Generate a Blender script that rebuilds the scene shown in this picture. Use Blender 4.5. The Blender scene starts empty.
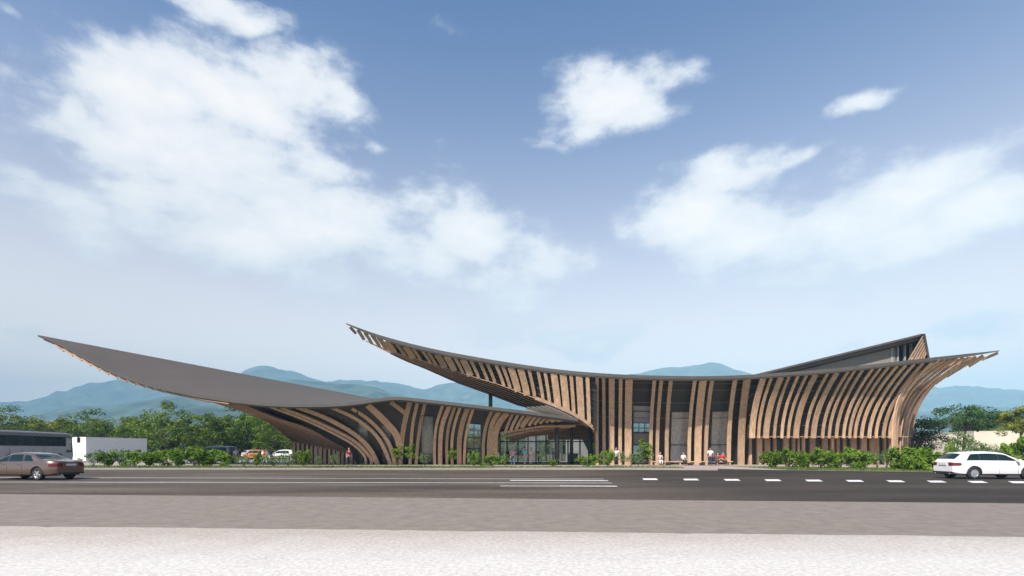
import bpy, bmesh, math, random
from mathutils import Vector, Matrix, noise as mnoise
R = math.radians
S = bpy.context.scene
COL = S.collection
F = 512.0; HY = 450.4; CH = 1.55
def P(px, py, d):                      # design helper: a sight line at a real distance
    return Vector(((px-512)/F*d, d, CH+(HY-py)/F*d))
def lerp(a, b, t): return a+(b-a)*t
def interp(tab, x):
    if x <= tab[0][0]: return tab[0][1]
    for (a, va), (b, vb) in zip(tab, tab[1:]):
        if x <= b: return va+(vb-va)*(x-a)/(b-a) if b > a else vb
    return tab[-1][1]
def sinterp(tab, x):                   # smooth (catmull) version
    n = len(tab)
    if x <= tab[0][0]: return tab[0][1]
    if x >= tab[-1][0]: return tab[-1][1]
    for i in range(n-1):
        if x <= tab[i+1][0]:
            x0, y0 = tab[i]; x1, y1 = tab[i+1]
            m0 = (y1-tab[i-1][1])/(x1-tab[i-1][0]) if i > 0 else (y1-y0)/(x1-x0)
            m1 = (tab[i+2][1]-y0)/(tab[i+2][0]-x0) if i < n-2 else (y1-y0)/(x1-x0)
            h = x1-x0; t = (x-x0)/h
            return ((2*t**3-3*t*t+1)*y0+(t**3-2*t*t+t)*h*m0+(-2*t**3+3*t*t)*y1+(t**3-t*t)*h*m1)

# ------------------------------------------------------------------ materials
def newmat(name):
    m = bpy.data.materials.new(name); m.use_nodes = True
    nt = m.node_tree; b = nt.nodes['Principled BSDF']
    return m, nt, b
def mat(name, col, rough=.6, var=.12, scale=4., stretch=(1,1,1), bump=0., bscale=None, metal=0., rand=0., coord='Object', spec=.5, coat=0., detail=6):
    m, nt, b = newmat(name); N = nt.nodes; L = nt.links
    b.inputs['Roughness'].default_value = rough; b.inputs['Metallic'].default_value = metal
    b.inputs['Specular IOR Level'].default_value = spec
    if coat: b.inputs['Coat Weight'].default_value = coat; b.inputs['Coat Roughness'].default_value = .05
    tc = N.new('ShaderNodeTexCoord'); mp = N.new('ShaderNodeMapping'); mp.inputs['Scale'].default_value = stretch
    L.new(tc.outputs[coord], mp.inputs[0])
    nz = N.new('ShaderNodeTexNoise'); nz.inputs['Scale'].default_value = scale; nz.inputs['Detail'].default_value = detail; nz.inputs['Roughness'].default_value = .65
    L.new(mp.outputs[0], nz.inputs['Vector'])
    mr = N.new('ShaderNodeMapRange'); mr.inputs[1].default_value = .3; mr.inputs[2].default_value = .7
    mr.inputs[3].default_value = 1-var; mr.inputs[4].default_value = 1+var
    L.new(nz.outputs[0], mr.inputs[0])
    val = mr.outputs[0]
    if rand:
        oi = N.new('ShaderNodeObjectInfo'); r2 = N.new('ShaderNodeMapRange'); r2.inputs[3].default_value = 1-rand; r2.inputs[4].default_value = 1+rand
        L.new(oi.outputs['Random'], r2.inputs[0]); mu = N.new('ShaderNodeMath'); mu.operation = 'MULTIPLY'
        L.new(val, mu.inputs[0]); L.new(r2.outputs[0], mu.inputs[1]); val = mu.outputs[0]
    vm = N.new('ShaderNodeVectorMath'); vm.operation = 'SCALE'; vm.inputs[0].default_value = col[:3]
    L.new(val, vm.inputs['Scale']); L.new(vm.outputs[0], b.inputs['Base Color'])
    if bump:
        n2 = N.new('ShaderNodeTexNoise'); n2.inputs['Scale'].default_value = bscale or scale*6; n2.inputs['Detail'].default_value = 5
        L.new(mp.outputs[0], n2.inputs['Vector'])
        bp = N.new('ShaderNodeBump'); bp.inputs['Strength'].default_value = bump; bp.inputs['Distance'].default_value = .02
        L.new(n2.outputs[0], bp.inputs['Height']); L.new(bp.outputs[0], b.inputs['Normal'])
    return m
def glassmat(name, tint=(.8,.85,.85), rough=.02, alpha=.35):
    m, nt, b = newmat(name); N = nt.nodes; L = nt.links
    N.remove(b)
    tr = N.new('ShaderNodeBsdfTransparent'); tr.inputs[0].default_value = (*tint, 1)
    gl = N.new('ShaderNodeBsdfGlossy'); gl.inputs['Roughness'].default_value = rough; gl.inputs[0].default_value = (.9,.9,.9,1)
    fr = N.new('ShaderNodeFresnel'); fr.inputs[0].default_value = 1.5
    mr = N.new('ShaderNodeMapRange'); mr.inputs[1].default_value = 0; mr.inputs[2].default_value = 1; mr.inputs[3].default_value = alpha*.06; mr.inputs[4].default_value = 1.
    mx = N.new('ShaderNodeMixShader'); L.new(fr.outputs[0], mr.inputs[0]); L.new(mr.outputs[0], mx.inputs[0])
    L.new(tr.outputs[0], mx.inputs[1]); L.new(gl.outputs[0], mx.inputs[2]); L.new(mx.outputs[0], N['Material Output'].inputs[0])
    return m
def leafmat(name, c1, c2, scale=.8, trans=.3, rand=.15):
    m, nt, b = newmat(name); N = nt.nodes; L = nt.links
    tc = N.new('ShaderNodeTexCoord'); nz = N.new('ShaderNodeTexNoise'); nz.inputs['Scale'].default_value = scale; nz.inputs['Detail'].default_value = 4
    L.new(tc.outputs['Object'], nz.inputs['Vector'])
    cr = N.new('ShaderNodeValToRGB'); cr.color_ramp.elements[0].position = .35; cr.color_ramp.elements[1].position = .68
    cr.color_ramp.elements[0].color = (*c1,1); cr.color_ramp.elements[1].color = (*c2,1)
    L.new(nz.outputs[0], cr.inputs[0])
    oi = N.new('ShaderNodeObjectInfo'); r2 = N.new('ShaderNodeMapRange'); r2.inputs[3].default_value = 1-rand; r2.inputs[4].default_value = 1+rand
    L.new(oi.outputs['Random'], r2.inputs[0])
    vm = N.new('ShaderNodeVectorMath'); vm.operation = 'SCALE'; L.new(cr.outputs[0], vm.inputs[0]); L.new(r2.outputs[0], vm.inputs['Scale'])
    L.new(vm.outputs[0], b.inputs['Base Color']); b.inputs['Roughness'].default_value = .55; b.inputs['Specular IOR Level'].default_value = .12
    t = N.new('ShaderNodeBsdfTranslucent'); L.new(vm.outputs[0], t.inputs[0])
    mx = N.new('ShaderNodeMixShader'); mx.inputs[0].default_value = trans
    L.new(b.outputs[0], mx.inputs[1]); L.new(t.outputs[0], mx.inputs[2]); L.new(mx.outputs[0], N['Material Output'].inputs[0])
    return m
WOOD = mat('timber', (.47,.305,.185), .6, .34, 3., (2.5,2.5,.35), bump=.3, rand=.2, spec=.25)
WOODD = mat('timber_dark', (.33,.215,.14), .65, .25, 2., (.4,2,2), rand=.08, spec=.25)  # darker tone of the timber, mostly for soffits, beams and undersides
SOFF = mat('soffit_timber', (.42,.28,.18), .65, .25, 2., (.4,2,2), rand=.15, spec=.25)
BENCHW = mat('bench_timber', (.55,.34,.2), .5, .15, 3., (.5,3,3))
ROOF = mat('roof_metal', (.088,.076,.069), .8, .06, .5, spec=.15)
FASC = mat('fascia_metal', (.085,.074,.062), .6, .12, 1.)
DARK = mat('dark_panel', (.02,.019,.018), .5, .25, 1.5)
STEEL = mat('dark_steel', (.06,.06,.06), .45, .1, 3.)
GREYW = mat('grey_wall', (.21,.185,.155), .75, .1, 1.)
LGREY = mat('light_panel', (.32,.31,.3), .6, .08, 1.)
CURT = mat('curtain', (.8,.82,.82), .8, .3, 2.2, (4,4,.15), detail=3)
CURTD = mat('curtain_grey', (.75,.68,.62), .8, .3, 2.2, (4,4,.15), detail=3)
WHITEW = mat('white_wall', (.72,.69,.64), .8, .05, .5)
CREAM = mat('cream_wall', (.68,.58,.46), .8, .07, .4)
GLASS = glassmat('clear_glass', (.72,.78,.78), .02, .5)
GLASSC = glassmat('shop_glass', (.9,.92,.92), .02, .5)
BARK = mat('bark', (.12,.09,.065), .9, .3, 6, (1,1,.3))
LEAF = [leafmat('leaf_mid', (.02,.05,.006), (.20,.29,.03), .7, .25), leafmat('leaf_dark', (.015,.035,.01), (.05,.085,.02), .7),
        leafmat('leaf_shrub', (.05,.11,.008), (.24,.36,.035), 1.6), leafmat('leaf_yellow', (.04,.065,.008), (.32,.34,.03), .7, .25),
        leafmat('leaf_bluegreen', (.03,.075,.02), (.13,.25,.07), .6), leafmat('leaf_pale', (.1,.16,.05), (.24,.34,.12), 1.2)]
GRASS = mat('grass', (.15,.17,.06), .9, .4, 2., bump=.4)
BLADE = leafmat('grass_blade', (.08,.11,.03), (.2,.24,.07), .3)

# ------------------------------------------------------------------ mesh helpers
class MB:
    def __init__(s): s.v = []; s.f = []; s.m = []; s.sm = []
    def vert(s, p): s.v.append(Vector(p)); return len(s.v)-1
    def face(s, idx, m=0, sm=False): s.f.append(tuple(idx)); s.m.append(m); s.sm.append(sm)
    def poly(s, pts, m=0): s.face([s.vert(p) for p in pts], m)
    def box(s, lo, hi, m=0, M=None):
        x0,y0,z0 = lo; x1,y1,z1 = hi
        c = [(x0,y0,z0),(x1,y0,z0),(x1,y1,z0),(x0,y1,z0),(x0,y0,z1),(x1,y0,z1),(x1,y1,z1),(x0,y1,z1)]
        i = [s.vert(M @ Vector(p) if M else p) for p in c]
        for q in ((0,3,2,1),(4,5,6,7),(0,1,5,4),(1,2,6,5),(2,3,7,6),(3,0,4,7)): s.face([i[k] for k in q], m)
    def grid(s, rows, m=0, sm=True, close=False, flip=False):
        ids = [[s.vert(p) for p in r] for r in rows]
        nr = len(ids); nc = len(ids[0])
        for a in range(nr-1):
            for b in range(nc if close else nc-1):
                c = (b+1) % nc
                q = (ids[a][b], ids[a][c], ids[a+1][c], ids[a+1][b])
                s.face(q[::-1] if flip else q, m, sm)
        return ids
    def tube(s, pts, rad, n=8, m=0, cap=True):
        rows = []
        for i, p in enumerate(pts):
            p = Vector(p); a = Vector(pts[max(0,i-1)]); b = Vector(pts[min(len(pts)-1,i+1)])
            t = (b-a).normalized(); u = t.cross(Vector((0,0,1)))
            if u.length < .1: u = t.cross(Vector((0,1,0)))
            u.normalize(); w = t.cross(u); r = rad[i] if isinstance(rad,(list,tuple)) else rad
            rows.append([p+u*r*math.cos(2*math.pi*k/n)+w*r*math.sin(2*math.pi*k/n) for k in range(n)])
        ids = s.grid(rows, m, True, True)
        if cap: s.face(ids[0][::-1], m); s.face(ids[-1], m)
    def sweep(s, pts, W, w, th, m=0):      # flat board swept along pts; W = horizontal width direction(s)
        rows = []
        for i, p in enumerate(pts):
            a = pts[max(0,i-1)]; b = pts[min(len(pts)-1,i+1)]
            t = (b-a).normalized(); Wd = W[i] if isinstance(W, list) else W
            Wd = (Wd-t*Wd.dot(t)).normalized(); n = t.cross(Wd).normalized()
            hw = (w[i] if isinstance(w, list) else w)/2; h = th/2
            rows.append([p-Wd*hw-n*h, p+Wd*hw-n*h, p+Wd*hw+n*h, p-Wd*hw+n*h])
        ids = s.grid(rows, m, False, True)
        s.face(ids[0][::-1], m); s.face(ids[-1], m)
    def build(s, name, mats, parent=None, fix=True, off=None):
        me = bpy.data.meshes.new(name)
        o0 = Vector(off) if off is not None else (Vector(parent.get('o_', (0,0,0))) if parent else Vector((0,0,0)))
        me.from_pydata([v-o0 for v in s.v], [], s.f)
        for mm in (mats if isinstance(mats,(list,tuple)) else [mats]): me.materials.append(mm)
        for p, k, q in zip(me.polygons, s.m, s.sm): p.material_index = k; p.use_smooth = q
        if fix:
            bm = bmesh.new(); bm.from_mesh(me); bmesh.ops.recalc_face_normals(bm, faces=bm.faces); bm.to_mesh(me); bm.free()
        o = bpy.data.objects.new(name, me); COL.objects.link(o)
        if parent: o.parent = parent
        elif off is not None: o.location = off
        return o
def tag(o, label=None, cat=None, group=None, kind=None):
    if label: o['label'] = label
    if cat: o['category'] = cat
    if group: o['group'] = group
    if kind: o['kind'] = kind
    return o
def root(name, loc, label, cat, group=None, rz=0, world=True):
    o = bpy.data.objects.new(name, None); COL.objects.link(o); o.location = loc; o.rotation_euler = (0,0,rz)
    o.empty_display_size = .3
    if world: o['o_'] = tuple(loc)      # parts are given in place coordinates
    return tag(o, label, cat, group)
def copy_tree(o, parent=None):
    kids = list(o.children)
    c = o.copy(); COL.objects.link(c); c.parent = parent
    for k in kids: copy_tree(k, c)
    return c

# ------------------------------------------------------------------ camera, world, sun, haze
cam = bpy.data.cameras.new('camera'); co = bpy.data.objects.new('camera', cam); COL.objects.link(co)
co.location = (0,0,CH); co.rotation_euler = (R(90),0,0); cam.lens = 18; cam.sensor_width = 36
cam.shift_y = (HY-288)/1024; cam.clip_end = 40000; S.camera = co
SUN = Vector((-.38,-.56,.78)).normalized()
el = math.asin(SUN.z)
sl = bpy.data.lights.new('sun','SUN'); so = bpy.data.objects.new('sun', sl); COL.objects.link(so)
sl.energy = 5.0; sl.angle = R(.5); sl.color = (1,.93,.84); so.rotation_euler = SUN.to_track_quat('Z','Y').to_euler()
W = bpy.data.worlds.new('World'); S.world = W; W.use_nodes = True; nt = W.node_tree; N = nt.nodes; L = nt.links
bg = N['Background']
sky = N.new('ShaderNodeTexSky'); sky.sky_type = 'NISHITA'; sky.sun_disc = False; sky.sun_elevation = el
sky.sun_rotation = math.atan2(SUN.x, SUN.y); sky.air_density = 1.15; sky.dust_density = .6; sky.ozone_density = 2.5; sky.altitude = 100
def M_(op, a, b=None, c=None, clamp=False):
    n = N.new('ShaderNodeMath'); n.operation = op; n.use_clamp = clamp
    for i, x in enumerate((a,b,c)):
        if x is None: continue
        if isinstance(x,(int,float)): n.inputs[i].default_value = x
        else: L.new(x, n.inputs[i])
    return n.outputs[0]
tc = N.new('ShaderNodeTexCoord'); sx = N.new('ShaderNodeSeparateXYZ'); L.new(tc.outputs['Generated'], sx.inputs[0])
nzw = N.new('ShaderNodeTexNoise'); nzw.inputs['Scale'].default_value = 9; nzw.inputs['Detail'].default_value = 2
L.new(tc.outputs['Generated'], nzw.inputs['Vector'])
swp = N.new('ShaderNodeSeparateXYZ'); L.new(nzw.outputs['Color'], swp.inputs[0])
az = M_('ADD', M_('ARCTAN2', sx.outputs[0], sx.outputs[1]), M_('MULTIPLY', M_('SUBTRACT', swp.outputs[0], .5), .07))
elv = M_('ADD', M_('ARCSINE', sx.outputs[2]), M_('MULTIPLY', M_('SUBTRACT', swp.outputs[1], .5), .06))
CL = [(140,95,85,52,1),(75,105,26,28,.7),(150,60,70,22,.9),(280,70,50,28,.9),(340,100,30,20,.7),(95,190,45,50,.55),(205,80,70,38,1),(270,105,85,50,1),(200,155,120,50,.95),(130,150,60,50,.8),(110,235,70,25,.75),(210,225,120,45,.95),(320,215,110,45,1),(330,165,60,22,.75),
      (395,250,80,35,.85),(465,235,48,26,.95),(545,265,60,40,.65),(500,300,90,40,.55),(350,270,150,35,.6),(375,148,18,10,.6),
      (225,8,60,16,.8),(45,14,14,7,.55),(4,8,12,10,.6),
      (620,100,52,38,1),(590,128,40,22,.8),(655,75,50,16,.7),(555,142,30,8,.55),
      (868,106,40,14,.85),(835,112,24,9,.5),
      (730,180,45,24,.95),(690,215,60,34,1),(760,240,90,42,1),(840,225,90,34,1),(920,185,80,28,.95),(975,210,70,30,.95),(900,240,100,24,.9),(780,275,70,16,.8),(790,160,35,10,.5),
      (590,338,55,18,.7),(700,300,60,20,.35),(965,325,50,16,.5),(870,345,60,12,.5),(30,330,70,14,.4)]
pv = N.new('ShaderNodeCombineXYZ'); L.new(az, pv.inputs[0]); L.new(elv, pv.inputs[1]); pv.inputs[2].default_value = 0
qmin = None
for (px,py,rx,ry,a) in CL:
    u = (px-512)/F; v = (HY-py)/F; A = math.atan(u); c = math.sqrt(1+u*u+v*v); E = math.asin(v/c)
    ra = rx/F/(1+u*u)*1.25; re = ry/F/math.sqrt(1+u*u)/(1+v*v/(1+u*u))*1.25
    n1 = N.new('ShaderNodeVectorMath'); n1.operation = 'MULTIPLY_ADD'; L.new(pv.outputs[0], n1.inputs[0])
    n1.inputs[1].default_value = (1/ra, 1/re, 0); n1.inputs[2].default_value = (-A/ra, -E/re, math.sqrt(-math.log(min(a,.9999))))
    n2 = N.new('ShaderNodeVectorMath'); n2.operation = 'DOT_PRODUCT'; L.new(n1.outputs[0], n2.inputs[0]); L.new(n1.outputs[0], n2.inputs[1])
    qmin = n2.outputs['Value'] if qmin is None else M_('MINIMUM', qmin, n2.outputs['Value'])
blob = M_('EXPONENT', M_('MULTIPLY', qmin, -1.))
nf = N.new('ShaderNodeTexNoise'); nf.inputs['Scale'].default_value = 6.5; nf.inputs['Detail'].default_value = 7; nf.inputs['Roughness'].default_value = .63
mpc = N.new('ShaderNodeMapping'); mpc.inputs['Scale'].default_value = (1,1,1.9); L.new(tc.outputs['Generated'], mpc.inputs[0]); L.new(mpc.outputs[0], nf.inputs['Vector'])
# clouds all round the rest of the sky: a soft broken cover where no named bank lies
behind = M_('MULTIPLY', M_('SUBTRACT', .1, sx.outputs[1], clamp=True), .42, clamp=True)
blob = M_('MAXIMUM', blob, behind)
dens = M_('ADD', M_('SUBTRACT', blob, .385), M_('MULTIPLY', M_('SUBTRACT', nf.outputs[0], .5), 1.95))
cov = N.new('ShaderNodeMapRange'); cov.interpolation_type = 'SMOOTHSTEP'; cov.inputs[1].default_value = -.16; cov.inputs[2].default_value = .36; cov.inputs[4].default_value = .93
L.new(dens, cov.inputs[0])
cc = N.new('ShaderNodeValToRGB'); cc.color_ramp.elements[0].position = 0; cc.color_ramp.elements[0].color = (.66,.70,.76,1)
cc.color_ramp.elements[1].position = .75; cc.color_ramp.elements[1].color = (.96,.92,.88,1); L.new(dens, cc.inputs[0])
SKS = .12; SKG = (.22,.56,.90); PALE = (1.38,1.15,.95)
cs = N.new('ShaderNodeVectorMath'); cs.operation = 'SCALE'; L.new(cc.outputs[0], cs.inputs[0]); cs.inputs['Scale'].default_value = .98/SKS
mix = N.new('ShaderNodeMix'); mix.data_type = 'RGBA'
pf = M_('EXPONENT', M_('MULTIPLY', M_('POWER', M_('DIVIDE', M_('MAXIMUM', sx.outputs[2], 0.), .34), 1.8), -1.))
pale = N.new('ShaderNodeMix'); pale.data_type = 'RGBA'; fm = N.new('ShaderNodeMapRange'); fm.inputs[1].default_value = -.4; fm.inputs[2].default_value = .25; fm.inputs[3].default_value = .3; fm.inputs[4].default_value = .97; L.new(sx.outputs[1], fm.inputs[0])
L.new(M_('MULTIPLY', pf, fm.outputs[0]), pale.inputs[0])
gn = N.new('ShaderNodeVectorMath'); gn.operation = 'MULTIPLY'; L.new(sky.outputs[0], gn.inputs[0]); gn.inputs[1].default_value = SKG
L.new(gn.outputs[0], pale.inputs[6]); pale.inputs[7].default_value = (PALE[0]/SKS, PALE[1]/SKS, PALE[2]/SKS, 1)
L.new(cov.outputs[0], mix.inputs[0]); L.new(pale.outputs[2], mix.inputs[6]); L.new(cs.outputs[0], mix.inputs[7])
L.new(mix.outputs[2], bg.inputs[0]); bg.inputs[1].default_value = SKS

def haze():
    b = MB(); b.box((-5600,-40,-2),(5600,5200,705))
    m = bpy.data.materials.new('haze_air'); m.use_nodes = True; nn = m.node_tree.nodes
    nn.remove(nn['Principled BSDF']); v = nn.new('ShaderNodeVolumePrincipled')
    v.inputs['Color'].default_value = (.47,.80,1,1); v.inputs['Density'].default_value = .00029; v.inputs['Anisotropy'].default_value = -.35
    m.node_tree.links.new(v.outputs[0], nn['Material Output'].inputs['Volume'])
    tag(b.build('haze', m), kind='stuff')
haze()
S.view_settings.view_transform = 'Standard'; S.view_settings.look = 'None'; S.view_settings.exposure = .5; S.view_settings.gamma = 1
S.cycles.volume_bounces = 0; S.cycles.max_bounces = 6; S.cycles.transparent_max_bounces = 24; S.cycles.diffuse_bounces = 3; S.cycles.volume_step_rate = 4

# ------------------------------------------------------------------ ground
def sheet(name, pts, z, m, th=None, kind='structure'):
    b = MB()
    if th:
        lo = [b.vert((x,y,z-th)) for x,y in pts]; hi = [b.vert((x,y,z)) for x,y in pts]; n = len(pts)
        b.face(hi); 
        for i in range(n): b.face((lo[i],lo[(i+1)%n],hi[(i+1)%n],hi[i]))
    else: b.poly([(x,y,z) for x,y in pts])
    return tag(b.build(name, m), kind=kind)
def asphalt():
    m, nt, b = newmat('asphalt'); N = nt.nodes; L = nt.links
    tc = N.new('ShaderNodeTexCoord')
    n1 = N.new('ShaderNodeTexNoise'); n1.inputs['Scale'].default_value = .25; n1.inputs['Detail'].default_value = 6
    mp = N.new('ShaderNodeMapping'); mp.inputs['Scale'].default_value = (.35,1.6,1); L.new(tc.outputs['Object'], mp.inputs[0]); L.new(mp.outputs[0], n1.inputs['Vector'])
    n2 = N.new('ShaderNodeTexNoise'); n2.inputs['Scale'].default_value = 4; n2.inputs['Detail'].default_value = 9; n2.inputs['Roughness'].default_value = .85; L.new(tc.outputs['Object'], n2.inputs['Vector'])
    a = N.new('ShaderNodeMath'); a.operation = 'ADD'; L.new(n1.outputs[0], a.inputs[0]); L.new(n2.outputs[0], a.inputs[1])
    cr = N.new('ShaderNodeValToRGB'); cr.color_ramp.elements[0].position = .42; cr.color_ramp.elements[1].position = .60
    h = N.new('ShaderNodeMath'); h.operation = 'MULTIPLY'; h.inputs[1].default_value = .5; L.new(a.outputs[0], h.inputs[0]); L.new(h.outputs[0], cr.inputs[0])
    cr.color_ramp.elements[0].color = (.05,.038,.028,1); cr.color_ramp.elements[1].color = (.125,.098,.074,1)
    sp = N.new('ShaderNodeSeparateXYZ'); L.new(tc.outputs['Object'], sp.inputs[0]); wob = N.new('ShaderNodeMath'); wob.operation = 'MULTIPLY_ADD'; wob.inputs[1].default_value = 7; L.new(n1.outputs[0], wob.inputs[0]); L.new(sp.outputs[0], wob.inputs[2])
    mr = N.new('ShaderNodeMapRange'); mr.inputs[1].default_value = 6; mr.inputs[2].default_value = 13; mr.inputs[3].default_value = 1; mr.inputs[4].default_value = .52; L.new(wob.outputs[0], mr.inputs[0])   # the surface colour darkens over the right half
    vs = N.new('ShaderNodeVectorMath'); vs.operation = 'SCALE'; L.new(cr.outputs[0], vs.inputs[0]); L.new(mr.outputs[0], vs.inputs['Scale'])
    L.new(vs.outputs[0], b.inputs['Base Color']); b.inputs['Roughness'].default_value = .8; b.inputs['Specular IOR Level'].default_value = .2
    bp = N.new('ShaderNodeBump'); bp.inputs['Strength'].default_value = .5; bp.inputs['Distance'].default_value = .01; L.new(n2.outputs[0], bp.inputs['Height']); L.new(bp.outputs[0], b.inputs['Normal'])
    return m
def gravel():
    m, nt, b = newmat('pale_gravel'); N = nt.nodes; L = nt.links
    tc = N.new('ShaderNodeTexCoord'); sp = N.new('ShaderNodeSeparateXYZ'); L.new(tc.outputs['Object'], sp.inputs[0])
    n2 = N.new('ShaderNodeTexNoise'); n2.inputs['Scale'].default_value = 14; n2.inputs['Detail'].default_value = 8; n2.inputs['Roughness'].default_value = .85; L.new(tc.outputs['Object'], n2.inputs['Vector'])
    n3 = N.new('ShaderNodeTexNoise'); n3.inputs['Scale'].default_value = 1.2; n3.inputs['Detail'].default_value = 5; L.new(tc.outputs['Object'], n3.inputs['Vector'])
    def ma(op,a,bb):
        n = N.new('ShaderNodeMath'); n.operation = op
        for i,x in enumerate((a,bb)):
            if isinstance(x,(int,float)): n.inputs[i].default_value = x
            else: L.new(x,n.inputs[i])
        return n.outputs[0]
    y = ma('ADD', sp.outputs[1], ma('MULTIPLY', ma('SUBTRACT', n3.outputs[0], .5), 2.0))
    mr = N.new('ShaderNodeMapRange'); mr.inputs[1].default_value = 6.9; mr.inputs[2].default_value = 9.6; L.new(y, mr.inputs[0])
    mx = N.new('ShaderNodeMix'); mx.data_type = 'RGBA'; mx.inputs[6].default_value = (.53,.50,.465,1); mx.inputs[7].default_value = (.375,.33,.288,1); L.new(mr.outputs[0], mx.inputs[0])  # the foreground's fade to white is put into the gravel colour
    k = N.new('ShaderNodeMapRange'); k.inputs[1].default_value = .36; k.inputs[2].default_value = .64; k.inputs[3].default_value = .68; k.inputs[4].default_value = 1.25; L.new(n2.outputs[0], k.inputs[0])
    vm = N.new('ShaderNodeVectorMath'); vm.operation = 'SCALE'; L.new(mx.outputs[2], vm.inputs[0]); L.new(k.outputs[0], vm.inputs['Scale']); L.new(vm.outputs[0], b.inputs['Base Color'])
    b.inputs['Roughness'].default_value = .95; b.inputs['Specular IOR Level'].default_value = .1
    bp = N.new('ShaderNodeBump'); bp.inputs['Strength'].default_value = .6; bp.inputs['Distance'].default_value = .012; L.new(n2.outputs[0], bp.inputs['Height']); L.new(bp.outputs[0], b.inputs['Normal'])
    return m
ASPH = asphalt()
SIDE = mat('pavement_asphalt', (.20,.171,.146), .9, .2, 3., bump=.5, bscale=16, spec=.1, stretch=(.9,1.,1), detail=12)
PAVE = mat('plaza_paving', (.33,.27,.23), .85, .12, .6)
LOT = mat('car_park_surface', (.28,.25,.225), .85, .1, .4)
EARTH = mat('meadow', (.1,.13,.04), .95, .4, .02, detail=10)
KERB = mat('kerb_stone', (.3,.27,.24), .8, .12, 3)
PAINT = mat('road_paint', (.62,.60,.57), .7, .3, 5, bump=.2, detail=10)
PAINTW = mat('worn_paint', (.36,.34,.32), .7, .3, 3)
sheet('ground', [(-6000,-300),(6000,-300),(6000,6000),(-6000,6000)], -.02, EARTH)
near = [(-120,28.1),(120,4.7)]
far = [(-120,41.6),(-30,41.4),(10,40.9),(16,39.8),(20,37.2),(28,33.8),(40,31),(120,14)]
sheet('road', [(-120,28.1),(120,4.7)]+far[::-1], 0, ASPH)
sheet('pavement', [(-120,17.8),(120,1.7),(120,4.7),(-120,28.1)], .004, SIDE)
_r = random.Random(8)
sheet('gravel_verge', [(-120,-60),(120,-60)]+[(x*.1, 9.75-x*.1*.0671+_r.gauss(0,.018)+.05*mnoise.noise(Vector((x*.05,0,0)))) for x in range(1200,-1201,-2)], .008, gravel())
off = lambda k: [(x, y+k) for x, y in far]
sheet('kerb', far[:4]+off(.22)[:4][::-1], .11, KERB, .13)
KERB_SHADE = mat('shaded_kerb', (.03,.028,.026), .8, .12, 3)  # right-hand kerb: the shadowed edge line is put into its colour
sheet('kerb', far[3:]+off(.22)[3:][::-1], .112, KERB_SHADE, .13)
sheet('plaza', off(3.6)+[(120,72),(-120,72)], .10, PAVE, .12)
sheet('car_park', [(-160,50),(-26,50),(-26,110),(-160,110)], .108, LOT)
def strip(name, x0, x1, k0, k1, z, m):
    xs = [x0+(x1-x0)*i/24 for i in range(25)]
    return sheet(name, [(x, interp(far,x)+k0) for x in xs]+[(x, interp(far,x)+k1) for x in xs[::-1]], z, m, .1)
STR = [(-119,-1.5,.22,4.2),(-1.5,14,.9,3.0),(20,119,.22,10)]
for a in STR: strip('grass_verge', *a, .13, GRASS)
strip('forecourt', -1.5, 14, .22, .9, .12, PAVE); strip('forecourt', 14, 20, .22, 3.6, .12, PAVE); strip('forecourt', -1.5, 14, 3.0, 3.65, .12, PAVE)
# painted marks
b = MB()
def seg(b, pa, pb, w, z=.012):
    d = (Vector((*pb,0))-Vector((*pa,0))).normalized(); n = Vector((-d.y,d.x,0))*w/2
    A = Vector((*pa,z)); B = Vector((*pb,z)); b.poly([A-n,B-n,B+n,A+n])
def gp(px, py): d = F*CH/(py-HY); return ((px-512)/F*d, d)
for (pa,pb) in (((-300,476.9),(604,479.2)),((-300,481.8),(612,483.2)),((500,486.2),(616,486.4))):
    bb = MB(); seg(bb, gp(*pa), gp(*pb), .42); tag(bb.build('lane_line', PAINTW), kind='structure')
bb = MB(); seg(bb, gp(510,480.5), gp(608,480.9), .55); tag(bb.build('lane_line', PAINT), kind='structure')
bb = MB(); seg(bb, gp(560,486.3), gp(617,486.6), .4, .016); tag(bb.build('lane_line', PAINT), kind='structure')
bb = MB()
for k in range(-1,13):
    px = 691+k*40.9; py = 479.7+k*.34; x, y = gp(px, py); s = .75
    kx=x/y*.8; bb.poly([(x-.38-s*kx,y-s,.012),(x+.38-s*kx,y-s,.012),(x+.38+s*kx,y+s,.012),(x-.38+s*kx,y+s,.012)])
tag(bb.build('crossing_marks', PAINT), kind='structure')
# grass blades
random.seed(5)
b = MB()
for (x0,x1,k0,k1) in ((-46,-1.5,.3,4.2),(-1.5,14,1,3),(20,36,.3,6)):
    for i in range(int((x1-x0)*(k1-k0)*70)):
        x = random.uniform(x0,x1); y = interp(far,x)+random.uniform(k0,k1); h = random.uniform(.06,.2); a = random.uniform(0,6.3)
        u = Vector((math.cos(a),math.sin(a),0))*.025; t = Vector((random.gauss(0,.04),random.gauss(0,.04),h)); q = Vector((x,y,.12))
        b.face([b.vert(q-u),b.vert(q+u),b.vert(q+t)])
tag(b.build('grass', BLADE, fix=False), kind='stuff')

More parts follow.
